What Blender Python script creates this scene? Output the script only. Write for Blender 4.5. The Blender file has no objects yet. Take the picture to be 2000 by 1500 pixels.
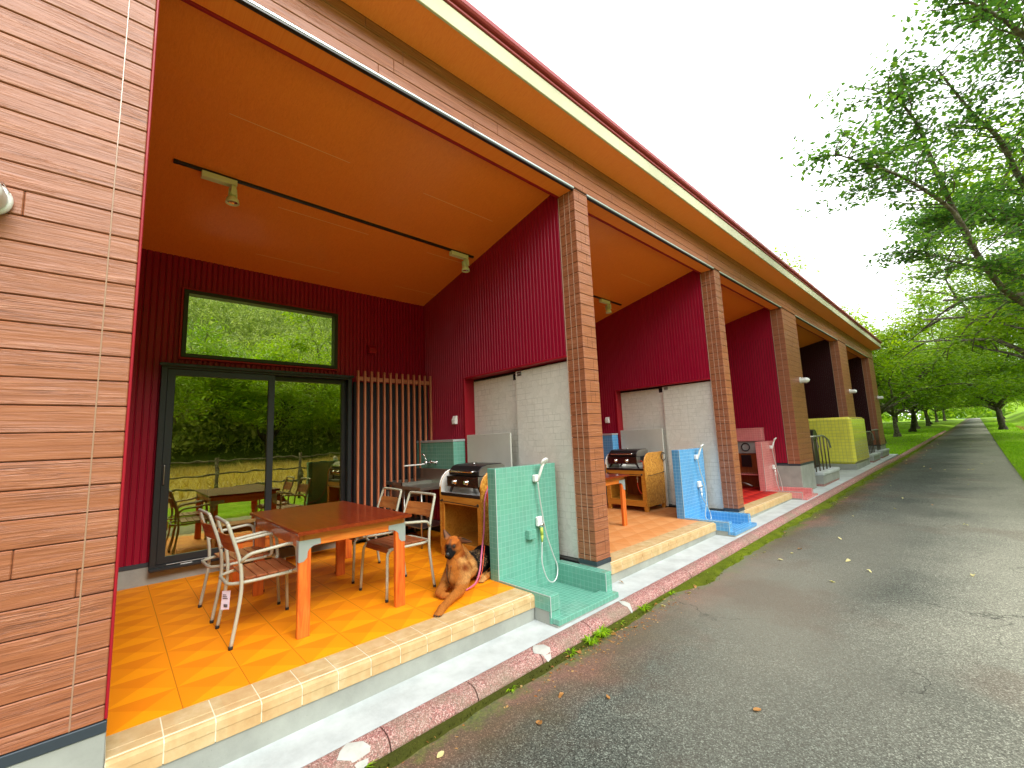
import bpy, bmesh, math, random
from mathutils import Vector, Matrix, noise as mnoise
R = math.radians
scene = bpy.context.scene
COL = scene.collection

# ---------------------------------------------------------------- camera
cam_d = bpy.data.cameras.new("camera")
cam = bpy.data.objects.new("camera", cam_d)
COL.objects.link(cam)
cam_d.sensor_width = 36.0
cam_d.lens = 36.0 * 838.64 / 2000.0
cam_d.clip_start = 0.05
cam_d.clip_end = 2000
_rt = Vector((0.67856823, 0.7334349, -0.04022944))
_up = Vector((0.12002749, -0.05668314, 0.99115106))
_fw = Vector((-0.72466445, 0.67739226, 0.12649572))
cam.matrix_world = Matrix(((_rt.x, _up.x, -_fw.x, 2.80604), (_rt.y, _up.y, -_fw.y, 0.0),
                           (_rt.z, _up.z, -_fw.z, 1.35263), (0, 0, 0, 1)))
scene.camera = cam

# ---------------------------------------------------------------- world and sun
SUN_EL, SUN_AZ = R(38), R(91)          # azimuth clockwise from +Y
w = bpy.data.worlds.new("World"); scene.world = w; w.use_nodes = True
nt = w.node_tree; nt.nodes.clear()
wo = nt.nodes.new('ShaderNodeOutputWorld')
sky = nt.nodes.new('ShaderNodeTexSky'); sky.sky_type = 'NISHITA'; sky.sun_disc = False
sky.sun_elevation = SUN_EL; sky.sun_rotation = SUN_AZ; sky.dust_density = 4.0; sky.air_density = 1.0
hs = nt.nodes.new('ShaderNodeHueSaturation'); hs.inputs['Saturation'].default_value = 0.15
b1 = nt.nodes.new('ShaderNodeBackground'); b1.inputs['Strength'].default_value = 0.05
b2 = nt.nodes.new('ShaderNodeBackground'); b2.inputs['Color'].default_value = (0.97, 1.0, 1.0, 1)
b2.inputs['Strength'].default_value = 0.88
ad = nt.nodes.new('ShaderNodeAddShader')
L = nt.links.new
L(sky.outputs[0], hs.inputs['Color']); L(hs.outputs[0], b1.inputs['Color'])
L(b1.outputs[0], ad.inputs[0]); L(b2.outputs[0], ad.inputs[1]); L(ad.outputs[0], wo.inputs['Surface'])
sd = bpy.data.lights.new("sun", 'SUN'); sd.energy = 1.4; sd.angle = R(32); sd.color = (1.0, 0.96, 0.9)
so = bpy.data.objects.new("sun", sd); COL.objects.link(so)
sdir = Vector((math.sin(SUN_AZ) * math.cos(SUN_EL), math.cos(SUN_AZ) * math.cos(SUN_EL), math.sin(SUN_EL)))
so.rotation_euler = sdir.to_track_quat('Z', 'Y').to_euler()
so.location = (8, -4, 12)
scene.view_settings.view_transform = 'Standard'
scene.view_settings.look = 'None'
scene.view_settings.exposure = 1.22
scene.view_settings.gamma = 1.0
scene.cycles.max_bounces = 8
scene.cycles.diffuse_bounces = 5
scene.cycles.transparent_max_bounces = 12

# ---------------------------------------------------------------- helpers
def tag(o, label=None, cat=None, group=None, kind=None):
    if label: o['label'] = label
    if cat: o['category'] = cat
    if group: o['group'] = group
    if kind: o['kind'] = kind
    return o

def empty(name, loc=(0, 0, 0), rz=0.0, label=None, cat=None, group=None):
    o = bpy.data.objects.new(name, None); COL.objects.link(o)
    o.location = loc; o.rotation_euler = (0, 0, rz); o.empty_display_size = 0.1
    return tag(o, label, cat, group)

def kids(o): return [c for c in bpy.data.objects if c.parent == o]

def copy_tree(o, parent=None):
    c = o.copy(); COL.objects.link(c); c.parent = parent
    for ch in kids(o): copy_tree(ch, c)
    return c

class MB:
    """mesh collector"""
    def __init__(s): s.v = []; s.f = []; s.m = []; s.sm = []
    def add(s, vs, fs, m=0, smooth=False):
        b = len(s.v); s.v += [tuple(p) for p in vs]
        for f in fs: s.f.append(tuple(i + b for i in f)); s.m.append(m); s.sm.append(smooth)
        return s
    def box(s, x0, x1, y0, y1, z0, z1, m=0, c=0.0):
        if x0 > x1: x0, x1 = x1, x0
        if y0 > y1: y0, y1 = y1, y0
        if z0 > z1: z0, z1 = z1, z0
        c = min(c, (x1 - x0) * .45, (y1 - y0) * .45, (z1 - z0) * .45)
        if c <= 0:
            vs = [(x, y, z) for x in (x0, x1) for y in (y0, y1) for z in (z0, z1)]
            return s.add(vs, [(0, 1, 3, 2), (4, 6, 7, 5), (0, 4, 5, 1), (2, 3, 7, 6), (0, 2, 6, 4), (1, 5, 7, 3)], m)
        xs, ys, zs = (x0, x1), (y0, y1), (z0, z1); V = []; idx = {}
        for i in (0, 1):
            for j in (0, 1):
                for k in (0, 1):
                    sx, sy, sz = (1, -1)[i], (1, -1)[j], (1, -1)[k]
                    idx[i, j, k, 0] = len(V); V.append((xs[i], ys[j] + sy * c, zs[k] + sz * c))
                    idx[i, j, k, 1] = len(V); V.append((xs[i] + sx * c, ys[j], zs[k] + sz * c))
                    idx[i, j, k, 2] = len(V); V.append((xs[i] + sx * c, ys[j] + sy * c, zs[k]))
        F = []
        for i in (0, 1):
            F.append([idx[i, a, b, 0] for a, b in ((0, 0), (0, 1), (1, 1), (1, 0))])
            F.append([idx[a, i, b, 1] for a, b in ((0, 0), (1, 0), (1, 1), (0, 1))])
            F.append([idx[a, b, i, 2] for a, b in ((0, 0), (0, 1), (1, 1), (1, 0))])
        for i in (0, 1):
            for j in (0, 1):
                F.append([idx[i, j, 0, 0], idx[i, j, 1, 0], idx[i, j, 1, 1], idx[i, j, 0, 1]])
                F.append([idx[i, 0, j, 0], idx[i, 1, j, 0], idx[i, 1, j, 2], idx[i, 0, j, 2]])
                F.append([idx[0, i, j, 1], idx[1, i, j, 1], idx[1, i, j, 2], idx[0, i, j, 2]])
                for k in (0, 1): F.append([idx[i, j, k, 0], idx[i, j, k, 1], idx[i, j, k, 2]])
        return s.add(V, F, m)
    def tube(s, pts, r, n=8, m=0, closed=False, caps=True):
        pts = [Vector(p) for p in pts]; N = len(pts)
        rs = r if isinstance(r, (list, tuple)) else [r] * N
        V = []; up = None
        for i, p in enumerate(pts):
            a = pts[i - 1] if (i > 0 or closed) else p
            b = pts[(i + 1) % N] if (i < N - 1 or closed) else p
            t = (b - a)
            t = t.normalized() if t.length > 1e-9 else Vector((0, 0, 1))
            if up is None:
                up = Vector((0, 0, 1)) if abs(t.z) < .9 else Vector((1, 0, 0))
            u = (up - t * up.dot(t))
            if u.length < 1e-6: u = t.orthogonal()
            u.normalize(); up = u; v = t.cross(u)
            for k in range(n):
                an = 2 * math.pi * k / n
                V.append(p + (u * math.cos(an) + v * math.sin(an)) * rs[i])
        F = []
        for i in range(N if closed else N - 1):
            j = (i + 1) % N
            for k in range(n):
                l = (k + 1) % n
                F.append((i * n + k, i * n + l, j * n + l, j * n + k))
        s.add(V, F, m, True)
        if caps and not closed:
            b = len(s.v) - len(V)
            s.f.append(tuple(b + k for k in range(n))[::-1]); s.m.append(m); s.sm.append(False)
            s.f.append(tuple(b + (N - 1) * n + k for k in range(n))); s.m.append(m); s.sm.append(False)
        return s
    def prism(s, prof, axis, a, b, m=0, smooth=False):
        """prof: 2D points in the two axes other than axis (ordered), extruded from a to b"""
        def P(u, v, t): return {'x': (t, u, v), 'y': (u, t, v), 'z': (u, v, t)}[axis]
        n = len(prof)
        V = [P(u, v, a) for u, v in prof] + [P(u, v, b) for u, v in prof]
        s.add(V, [(i, (i + 1) % n, n + (i + 1) % n, n + i) for i in range(n)], m, smooth)
        base = len(s.v) - 2 * n
        s.f.append(tuple(base + i for i in range(n))[::-1]); s.m.append(m); s.sm.append(False)
        s.f.append(tuple(base + n + i for i in range(n))); s.m.append(m); s.sm.append(False)
        return s
    def lathe(s, prof, origin, axis=(0, 0, 1), n=20, m=0):
        ax = Vector(axis).normalized(); u = ax.orthogonal().normalized(); v = ax.cross(u); o = Vector(origin)
        V = []
        for r, h in prof:
            for k in range(n):
                a = 2 * math.pi * k / n
                V.append(o + ax * h + (u * math.cos(a) + v * math.sin(a)) * r)
        F = [(i * n + k, i * n + (k + 1) % n, (i + 1) * n + (k + 1) % n, (i + 1) * n + k) for i in range(len(prof) - 1) for k in range(n)]
        return s.add(V, F, m, True)
    def build(s, name, mats, parent=None, fix=True):
        me = bpy.data.meshes.new(name); me.from_pydata(s.v, [], s.f)
        if not isinstance(mats, (list, tuple)): mats = [mats]
        for mm in mats: me.materials.append(mm)
        me.polygons.foreach_set('material_index', s.m); me.polygons.foreach_set('use_smooth', s.sm)
        if fix:
            bm = bmesh.new(); bm.from_mesh(me); bmesh.ops.recalc_face_normals(bm, faces=bm.faces); bm.to_mesh(me); bm.free()
        me.update()
        o = bpy.data.objects.new(name, me); COL.objects.link(o)
        if parent: o.parent = parent
        return o

def arc(cx, cy, r, a0, a1, n=8):
    return [(cx + r * math.cos(R(a0 + (a1 - a0) * i / n)), cy + r * math.sin(R(a0 + (a1 - a0) * i / n))) for i in range(n + 1)]

def fillet(pts, rad, n=5):
    """round the inner corners of a 3D polyline"""
    P = [Vector(p) for p in pts]; out = [P[0]]
    for i in range(1, len(P) - 1):
        a, b, c = P[i - 1], P[i], P[i + 1]
        r = rad[i - 1] if isinstance(rad, (list, tuple)) else rad
        d1 = (a - b); d2 = (c - b); l = min(r, d1.length * .49, d2.length * .49)
        p, q = b + d1.normalized() * l, b + d2.normalized() * l
        for k in range(n + 1):
            t = k / n; out.append(p * (1 - t) ** 2 + b * 2 * t * (1 - t) + q * t * t)
    out.append(P[-1]); return out

# ---------------------------------------------------------------- materials
def mat(name, base=(.5, .5, .5), rough=.6, metal=0.0, spec=.5, coat=0.0, coat_rough=.1):
    m = bpy.data.materials.new(name); m.use_nodes = True
    b = m.node_tree.nodes['Principled BSDF']
    b.inputs['Base Color'].default_value = (*base, 1); b.inputs['Roughness'].default_value = rough
    b.inputs['Metallic'].default_value = metal; b.inputs['Specular IOR Level'].default_value = spec
    b.inputs['Coat Weight'].default_value = coat; b.inputs['Coat Roughness'].default_value = coat_rough
    return m
class NT:
    def __init__(s, m):
        s.m = m; s.t = m.node_tree; s.b = s.t.nodes['Principled BSDF']; s.co = s.t.nodes.new('ShaderNodeTexCoord').outputs['Object']
    def n(s, typ, **kw):
        nd = s.t.nodes.new(typ)
        for k, v in kw.items(): setattr(nd, k, v)
        return nd
    def link(s, a, b): s.t.links.new(a, b)
    def val(s, nd, i, v):
        if hasattr(v, 'links') or isinstance(v, bpy.types.NodeSocket): s.link(v, nd.inputs[i])
        else: nd.inputs[i].default_value = v
    def mapping(s, scale=(1, 1, 1), loc=(0, 0, 0), rot=(0, 0, 0), src=None):
        nd = s.n('ShaderNodeMapping'); nd.inputs['Scale'].default_value = scale; nd.inputs['Location'].default_value = loc
        nd.inputs['Rotation'].default_value = rot
        s.link(src or s.co, nd.inputs['Vector']); return nd.outputs[0]
    def noise(s, scale=5, detail=4, rough=.5, src=None, dist=0.0):
        nd = s.n('ShaderNodeTexNoise'); nd.inputs['Scale'].default_value = scale; nd.inputs['Detail'].default_value = detail
        nd.inputs['Roughness'].default_value = rough; nd.inputs['Distortion'].default_value = dist
        s.link(src or s.co, nd.inputs['Vector']); return nd.outputs['Fac']
    def vor(s, scale=5, feature='F1', src=None, out='Distance', rnd=1.0):
        nd = s.n('ShaderNodeTexVoronoi', feature=feature); nd.inputs['Scale'].default_value = scale
        nd.inputs['Randomness'].default_value = rnd
        s.link(src or s.co, nd.inputs['Vector']); return nd.outputs[out]
    def ramp(s, fac, stops, interp='LINEAR'):
        nd = s.n('ShaderNodeValToRGB'); cr = nd.color_ramp; cr.interpolation = interp
        while len(cr.elements) < len(stops): cr.elements.new(0.5)
        for e, (p, c) in zip(cr.elements, stops):
            e.position = p; e.color = (*c, 1) if len(c) == 3 else c
        s.link(fac, nd.inputs[0]); return nd.outputs[0]
    def mix(s, fac, a, b, mode='MIX'):
        nd = s.n('ShaderNodeMix', data_type='RGBA', blend_type=mode)
        for sock, v in ((nd.inputs[0], fac), (nd.inputs[6], a), (nd.inputs[7], b)):
            if isinstance(v, bpy.types.NodeSocket): s.link(v, sock)
            else: sock.default_value = (*v, 1) if isinstance(v, tuple) and len(v) == 3 else v
        return nd.outputs[2]
    def math(s, op, a, b=0.0, c=0.0):
        nd = s.n('ShaderNodeMath', operation=op)
        for i, v in enumerate((a, b, c)):
            if i < len(nd.inputs):
                if isinstance(v, bpy.types.NodeSocket): s.link(v, nd.inputs[i])
                else: nd.inputs[i].default_value = v
        return nd.outputs[0]
    def sep(s, src=None):
        nd = s.n('ShaderNodeSeparateXYZ'); s.link(src or s.co, nd.inputs[0]); return nd.outputs
    def comb(s, x, y, z):
        nd = s.n('ShaderNodeCombineXYZ')
        for i, v in enumerate((x, y, z)):
            if isinstance(v, bpy.types.NodeSocket): s.link(v, nd.inputs[i])
            else: nd.inputs[i].default_value = v
        return nd.outputs[0]
    def bump(s, h, strength=.3, dist=.01):
        nd = s.n('ShaderNodeBump'); nd.inputs['Strength'].default_value = strength; nd.inputs['Distance'].default_value = dist
        s.link(h, nd.inputs['Height'])
        s.link(nd.outputs[0], s.b.inputs['Normal']); return nd
    def color(s, c): s.link(c, s.b.inputs['Base Color'])
    def roughness(s, c): s.link(c, s.b.inputs['Roughness'])

def m_siding():
    m = mat('wood_grain_siding', rough=.45, spec=.55, coat=.08, coat_rough=.3); n = NT(m)
    x, y, z = n.sep()
    row = n.math('FLOOR', n.math('DIVIDE', z, .1218))
    off = n.math('MULTIPLY', row, 3.37)
    h = n.math('ADD', x, y)
    v = n.comb(n.math('ADD', n.math('MULTIPLY', h, 1.6), off), off, n.math('MULTIPLY', z, 30))
    g = n.noise(1.7, 4, .55, v, 1.3)
    v2 = n.comb(n.math('ADD', n.math('MULTIPLY', h, 2.2), off), off, n.math('MULTIPLY', n.math('ADD', z, n.math('MULTIPLY', g, .03)), 170))
    g2 = n.noise(1.1, 2, .5, v2, .25)
    patch = n.ramp(n.noise(2.2, 2, .5, n.comb(n.math('MULTIPLY', h, .8), off, n.math('MULTIPLY', z, 5))), [(.42, (.25,) * 3), (.58, (1,) * 3)])
    t = n.noise(2.2, 2, .5)
    c = n.ramp(g, [(.3, (.235, .072, .028)), (.5, (.31, .102, .041)), (.72, (.375, .132, .056))])
    ln = n.ramp(g2, [(.30, (1, 1, 1)), (.44, (0, 0, 0))])
    hi = n.ramp(g2, [(.56, (0, 0, 0)), (.70, (1, 1, 1))])
    c = n.mix(n.math('MULTIPLY', n.math('MULTIPLY', ln, patch), .85), c, (.12, .034, .014))
    c = n.mix(n.math('MULTIPLY', n.math('MULTIPLY', hi, patch), .55), c, (.56, .27, .16))
    c = n.mix(n.math('MULTIPLY', t, .22), c, (.24, .09, .045))
    n.color(c)
    n.bump(n.math('ADD', n.math('MULTIPLY', g, .7), n.math('MULTIPLY', n.math('MULTIPLY', g2, patch), 1.2)), .7, .005)
    return m
def m_red(name, base):
    m = mat(name, base, .42, spec=.3); n = NT(m)
    d = n.noise(1.3, 3, .5); n.color(n.mix(n.math('MULTIPLY', d, .3), base, tuple(v * .7 for v in base)))
    n.roughness(n.ramp(n.noise(6, 3), [(.3, (.33,) * 3), (.7, (.48,) * 3)]))
    n.bump(n.noise(30, 2), .04, .002)
    return m
def m_woodgrain(name, a, b, c, rough=.5, coat=0, axis='y', sc=1.0, bump=.15, spec=.5, st=1.0):
    m = mat(name, a, rough, coat=coat, spec=spec, coat_rough=.06); n = NT(m)
    S = {'x': (1.2, 14, 14), 'y': (14, 1.2, 14), 'z': (14, 14, 1.2)}[axis]
    S = tuple(v / st if v < 2 else v for v in S)
    oi = n.n('ShaderNodeObjectInfo').outputs['Random']
    mp = n.mapping(tuple(v * sc for v in S))
    va = n.n('ShaderNodeVectorMath', operation='ADD'); n.link(mp, va.inputs[0]); n.link(n.comb(n.math('MULTIPLY', oi, 9), 0.0, 0.0), va.inputs[1])
    g = n.noise(1.6, 5, .62, va.outputs[0], 1.6)
    f = n.noise(9, 3, .6, va.outputs[0])
    col = n.ramp(g, [(.28, b), (.5, a), (.72, c)])
    col = n.mix(n.math('MULTIPLY', f, .25), col, b)
    n.color(col); n.bump(n.math('ADD', g, f), bump, .003)
    return m
def m_concrete(name, base, rough=.85, sc=1.0):
    m = mat(name, base, rough, spec=.3); n = NT(m)
    a = n.noise(2.5 * sc, 6, .65); b = n.noise(40 * sc, 3, .6); v = n.vor(26 * sc)
    lo = tuple(v_ * .68 for v_ in base)
    c = n.mix(n.ramp(a, [(.35, (0, 0, 0)), (.7, (1, 1, 1))]), lo, base)
    c = n.mix(n.math('MULTIPLY', b, .35), c, tuple(v_ * .8 for v_ in base))
    c = n.mix(n.ramp(v, [(.02, (.7,) * 3), (.06, (0, 0, 0))]), c, tuple(v_ * .35 for v_ in base))
    n.color(c); n.bump(n.math('ADD', a, b), .25, .004)
    return m
def m_mosaic(name, base, grout, s=.0508, rough=.14):
    m = mat(name, base, rough, spec=.5, coat=.4, coat_rough=.05); n = NT(m)
    x, y, z = n.sep()
    geo = n.n('ShaderNodeNewGeometry'); nn = n.sep(geo.outputs['True Normal'])
    def edge(c):
        f = n.math('FRACT', n.math('DIVIDE', c, s))
        d = n.math('ABSOLUTE', n.math('SUBTRACT', f, .5))
        return n.math('GREATER_THAN', d, .462)
    def off(k): return n.math('LESS_THAN', n.math('ABSOLUTE', nn[k]), .7)
    lx = n.math('MULTIPLY', edge(n.math('ADD', x, .06)), off(0)); ly = n.math('MULTIPLY', edge(y), off(1)); lz = n.math('MULTIPLY', edge(z), off(2))
    ln = n.math('MAXIMUM', n.math('MAXIMUM', lx, ly), lz)
    fx = n.math('FLOOR', n.math('DIVIDE', n.math('ADD', x, .06), s)); fy = n.math('FLOOR', n.math('DIVIDE', y, s)); fz = n.math('FLOOR', n.math('DIVIDE', z, s))
    wn = n.n('ShaderNodeTexWhiteNoise'); n.link(n.comb(fx, fy, fz), wn.inputs['Vector'])
    c = n.mix(n.math('MULTIPLY', wn.outputs['Value'], .35), base, tuple(v * .72 for v in base))
    c = n.mix(n.math('MULTIPLY', n.noise(3, 3), .2), c, tuple(min(1, v * 1.25) for v in base))
    sk = n.noise(1, 4, .6, n.comb(n.math('MULTIPLY', x, 22), n.math('MULTIPLY', y, 22), n.math('MULTIPLY', z, 2.2)))
    c = n.mix(n.ramp(sk, [(.5, (0,) * 3), (.72, (.42,) * 3)]), c, tuple(v * .62 + .05 for v in base))
    c = n.mix(n.ramp(n.noise(9, 5, .7), [(.62, (0,) * 3), (.74, (.35,) * 3)]), c, tuple(v * .5 + .35 for v in base))
    n.color(n.mix(ln, c, grout)); n.roughness(n.mix(ln, (rough,) * 3, (.8,) * 3))
    n.bump(n.math('SUBTRACT', 1.0, ln), .5, .002)
    return m
def m_floor(name, light, dark, joint):
    m = mat(name, light, .6, spec=.3); n = NT(m)
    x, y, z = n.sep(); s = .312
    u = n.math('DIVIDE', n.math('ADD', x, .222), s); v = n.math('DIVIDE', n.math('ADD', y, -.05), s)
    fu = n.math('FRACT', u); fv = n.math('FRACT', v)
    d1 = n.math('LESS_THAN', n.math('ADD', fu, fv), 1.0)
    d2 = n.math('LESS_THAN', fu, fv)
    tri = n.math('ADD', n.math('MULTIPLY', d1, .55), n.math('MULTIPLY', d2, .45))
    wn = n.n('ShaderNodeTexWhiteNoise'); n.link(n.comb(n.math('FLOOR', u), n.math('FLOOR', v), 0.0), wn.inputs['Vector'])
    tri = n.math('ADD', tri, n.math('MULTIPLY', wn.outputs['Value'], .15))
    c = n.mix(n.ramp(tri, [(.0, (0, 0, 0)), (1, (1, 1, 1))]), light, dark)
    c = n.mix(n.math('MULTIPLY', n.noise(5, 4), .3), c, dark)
    jv = n.math('GREATER_THAN', n.math('ABSOLUTE', n.math('SUBTRACT', fv, .5)), .4915)
    ju = n.math('MULTIPLY', n.math('GREATER_THAN', n.math('ABSOLUTE', n.math('SUBTRACT', fu, .5)), .494), .25)
    j = n.math('MAXIMUM', jv, ju)
    n.color(n.mix(j, c, joint))
    n.bump(n.math('SUBTRACT', n.math('ADD', tri, n.math('MULTIPLY', n.noise(120, 2), .3)), n.math('MULTIPLY', j, 3)), .35, .003)
    return m
def m_tan():
    m = mat('tan_step_tile', (.50, .33, .14), .65, spec=.3); n = NT(m)
    y = n.sep()[1]
    fl = n.math('FLOOR', n.math('DIVIDE', n.math('ADD', y, -.05), .206))
    wn = n.n('ShaderNodeTexWhiteNoise', noise_dimensions='1D'); n.link(fl, wn.inputs['W'])
    a = n.noise(9, 6, .65)
    c = n.ramp(a, [(.3, (.44, .29, .13)), (.52, (.52, .38, .19)), (.72, (.60, .47, .28))])
    c = n.mix(n.math('MULTIPLY', wn.outputs['Value'], .3), c, (.55, .29, .11))
    n.color(c); n.bump(n.noise(60, 4), .2, .003); return m
def m_asphalt():
    m = mat('asphalt', (.07, .07, .065), .88, spec=.3); n = NT(m)
    x, y, z = n.sep()
    v = n.vor(150, src=n.mapping((1, 1, .1))); v2 = n.vor(75)
    ag = n.vor(165, out='Color'); 
    base = n.ramp(n.noise(.9, 6, .6), [(.3, (.058, .068, .056)), (.55, (.086, .097, .081)), (.75, (.122, .132, .108))])
    agr = n.ramp(n.sep(ag)[0], [(.0, (.15,) * 3), (.5, (.7,) * 3), (.85, (1.4,) * 3), (.97, (2.7,) * 3)])
    c = n.mix(1.0, base, agr, 'MULTIPLY')
    # long stains, dust and moss along the kerb
    warp = n.noise(1.4, 5, .65)
    dx = n.math('SUBTRACT', x, n.math('ADD', .46, n.math('MULTIPLY', n.math('SUBTRACT', y, 18), n.math('MULTIPLY', n.math('GREATER_THAN', y, 18), .013))))
    d = n.math('ADD', dx, n.math('MULTIPLY', n.math('SUBTRACT', warp, .5), .9))
    dust = n.ramp(d, [(.20, (1.0,) * 3), (.62, (0,) * 3)])
    rust = n.ramp(n.noise(1.1, 4, .6, n.mapping((1, .6, 1), (3.1, 0, 0))), [(.46, (0,) * 3), (.6, (1,) * 3)])
    dcol = n.mix(rust, (.085, .055, .02), (.21, .085, .055))
    c = n.mix(n.math('MULTIPLY', dust, .8), c, n.mix(.45, dcol, n.mix(1.0, dcol, agr, 'MULTIPLY')))
    d2 = n.math('ADD', dx, n.math('MULTIPLY', n.math('SUBTRACT', n.noise(6, 5, .7), .5), .5))
    wide = n.math('MULTIPLY', n.math('SUBTRACT', d2, n.math('MULTIPLY', n.math('GREATER_THAN', y, 4.6), .13)), 1.0)
    moss = n.ramp(wide, [(.0, (1,) * 3), (.14, (0,) * 3)])
    c = n.mix(moss, c, n.ramp(n.noise(45, 3), [(.3, (.03, .05, .004)), (.7, (.13, .17, .012))]))
    pale = n.ramp(n.noise(.22, 3, .5, n.mapping((1, .5, 1), (9, 4.2, 0))), [(.5, (0,) * 3), (.72, (1,) * 3)])
    c = n.mix(n.math('MULTIPLY', pale, .7), c, (.22, .21, .165))
    sunlit_x = n.math('ADD', x, n.math('MULTIPLY', n.math('SUBTRACT', n.noise(.45, 4, .55), .5), 1.8))
    mr = n.n('ShaderNodeMapRange', interpolation_type='SMOOTHSTEP'); n.link(sunlit_x, mr.inputs[0]); mr.inputs[1].default_value = 1.7; mr.inputs[2].default_value = 3.1; mr.inputs[3].default_value = 0; mr.inputs[4].default_value = .8
    c = n.mix(mr.outputs[0], c, n.mix(.5, (.30, .295, .23), n.mix(1.0, (.30, .295, .23), agr, 'MULTIPLY')))  # sunlit, worn right side of the lane painted paler into the colour
    st_ = n.ramp(n.noise(.55, 4, .6, n.mapping((1, 1, 1), (5.3, 1.1, 0))), [(.56, (0,) * 3), (.66, (.3,) * 3)])
    c = n.mix(st_, c, (.10, .055, .035))
    wv = n.n('ShaderNodeVectorMath', operation='ADD'); nz = n.n('ShaderNodeTexNoise'); nz.inputs['Scale'].default_value = 3; nz.inputs['Detail'].default_value = 6; n.link(n.co, nz.inputs['Vector'])
    sc_ = n.n('ShaderNodeVectorMath', operation='SCALE'); n.link(nz.outputs['Color'], sc_.inputs[0]); sc_.inputs['Scale'].default_value = .5
    n.link(n.co, wv.inputs[0]); n.link(sc_.outputs[0], wv.inputs[1])
    ck = n.ramp(n.vor(.62, 'DISTANCE_TO_EDGE', wv.outputs[0]), [(.0, (1,) * 3), (.0045, (0,) * 3)])
    ck = n.math('MULTIPLY', ck, n.ramp(n.noise(.5, 3, .5, n.mapping((1, 1, 1), (2, 7, 0))), [(.50, (0,) * 3), (.56, (.8,) * 3)]))
    c = n.mix(ck, c, (.018, .018, .014))
    n.color(c); n.bump(n.math('ADD', v, v2), .4, .004); return m
def m_granite():
    m = mat('pink_granite', (.4, .2, .18), .75, spec=.3); n = NT(m)
    a = n.vor(190, out='Color'); b = n.noise(3.2, 5, .6)
    c = n.ramp(n.sep(a)[0], [(.0, (.10, .055, .05)), (.35, (.28, .11, .10)), (.7, (.42, .19, .17)), (.95, (.58, .42, .38))])
    c = n.mix(n.ramp(b, [(.45, (0,) * 3), (.7, (.75,) * 3)]), c, (.21, .18, .13))
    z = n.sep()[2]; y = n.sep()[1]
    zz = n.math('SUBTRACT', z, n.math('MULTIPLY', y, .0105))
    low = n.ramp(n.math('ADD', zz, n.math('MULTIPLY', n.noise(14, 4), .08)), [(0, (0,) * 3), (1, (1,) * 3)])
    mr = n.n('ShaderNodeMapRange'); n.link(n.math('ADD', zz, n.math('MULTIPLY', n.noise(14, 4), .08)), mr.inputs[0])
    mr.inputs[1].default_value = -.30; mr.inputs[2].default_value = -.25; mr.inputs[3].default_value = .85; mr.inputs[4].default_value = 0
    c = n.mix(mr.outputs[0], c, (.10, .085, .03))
    n.color(c); n.bump(n.math('ADD', n.vor(120), n.noise(20, 3)), .5, .004); return m
def m_ground(name, stops, sc=1.0, bump=.5):
    m = mat(name, (.1, .2, .03), .95, spec=.15); n = NT(m)
    a = n.noise(1.2 * sc, 6, .65); b = n.noise(22 * sc, 4, .7)
    c = n.ramp(n.math('ADD', n.math('MULTIPLY', a, .55), n.math('MULTIPLY', b, .45)), stops)
    if name == 'short_grass':
        x = n.sep()[0]; k = n.math('MULTIPLY', n.math('GREATER_THAN', x, 29.5), 1.0)
        c = n.mix(k, c, n.ramp(b, [(.35, (.05, .09, .012)), (.65, (.20, .27, .05))]))
    n.color(c); n.bump(b, bump, .05); return m
def m_leaf(name, a, b, c, trans=.35):
    m = mat(name, a, .5, spec=.4); n = NT(m)
    g = n.n('ShaderNodeNewGeometry'); r = g.outputs['Random Per Island']
    col = n.ramp(r, [(0, a), (.5, b), (1, c)])
    big = n.noise(.6, 3, .6)
    col = n.mix(n.math('MULTIPLY', big, .45), col, a)
    n.color(col)
    tr = n.n('ShaderNodeBsdfTranslucent'); n.link(n.mix(1.0, col, (1.5, 1.6, .6), 'MULTIPLY'), tr.inputs['Color'])
    mx = n.n('ShaderNodeMixShader'); mx.inputs[0].default_value = trans
    out = [q for q in n.t.nodes if q.type == 'OUTPUT_MATERIAL'][0]
    n.link(n.b.outputs[0], mx.inputs[1]); n.link(tr.outputs[0], mx.inputs[2]); n.link(mx.outputs[0], out.inputs[0])
    return m
def m_bark(name, a, b, c):
    m = mat(name, a, .9, spec=.2); n = NT(m)
    g = n.noise(6, 6, .7, n.mapping((1, 1, 1.6))); l = n.noise(13, 3, .6)
    col = n.ramp(g, [(.3, a), (.52, b), (.7, c)])
    col = n.mix(n.ramp(l, [(.58, (0,) * 3), (.66, (.8,) * 3)]), col, c)
    n.color(col); n.bump(n.noise(20, 5, .7, n.mapping((1, 1, 2.5))), .8, .03); return m
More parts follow.
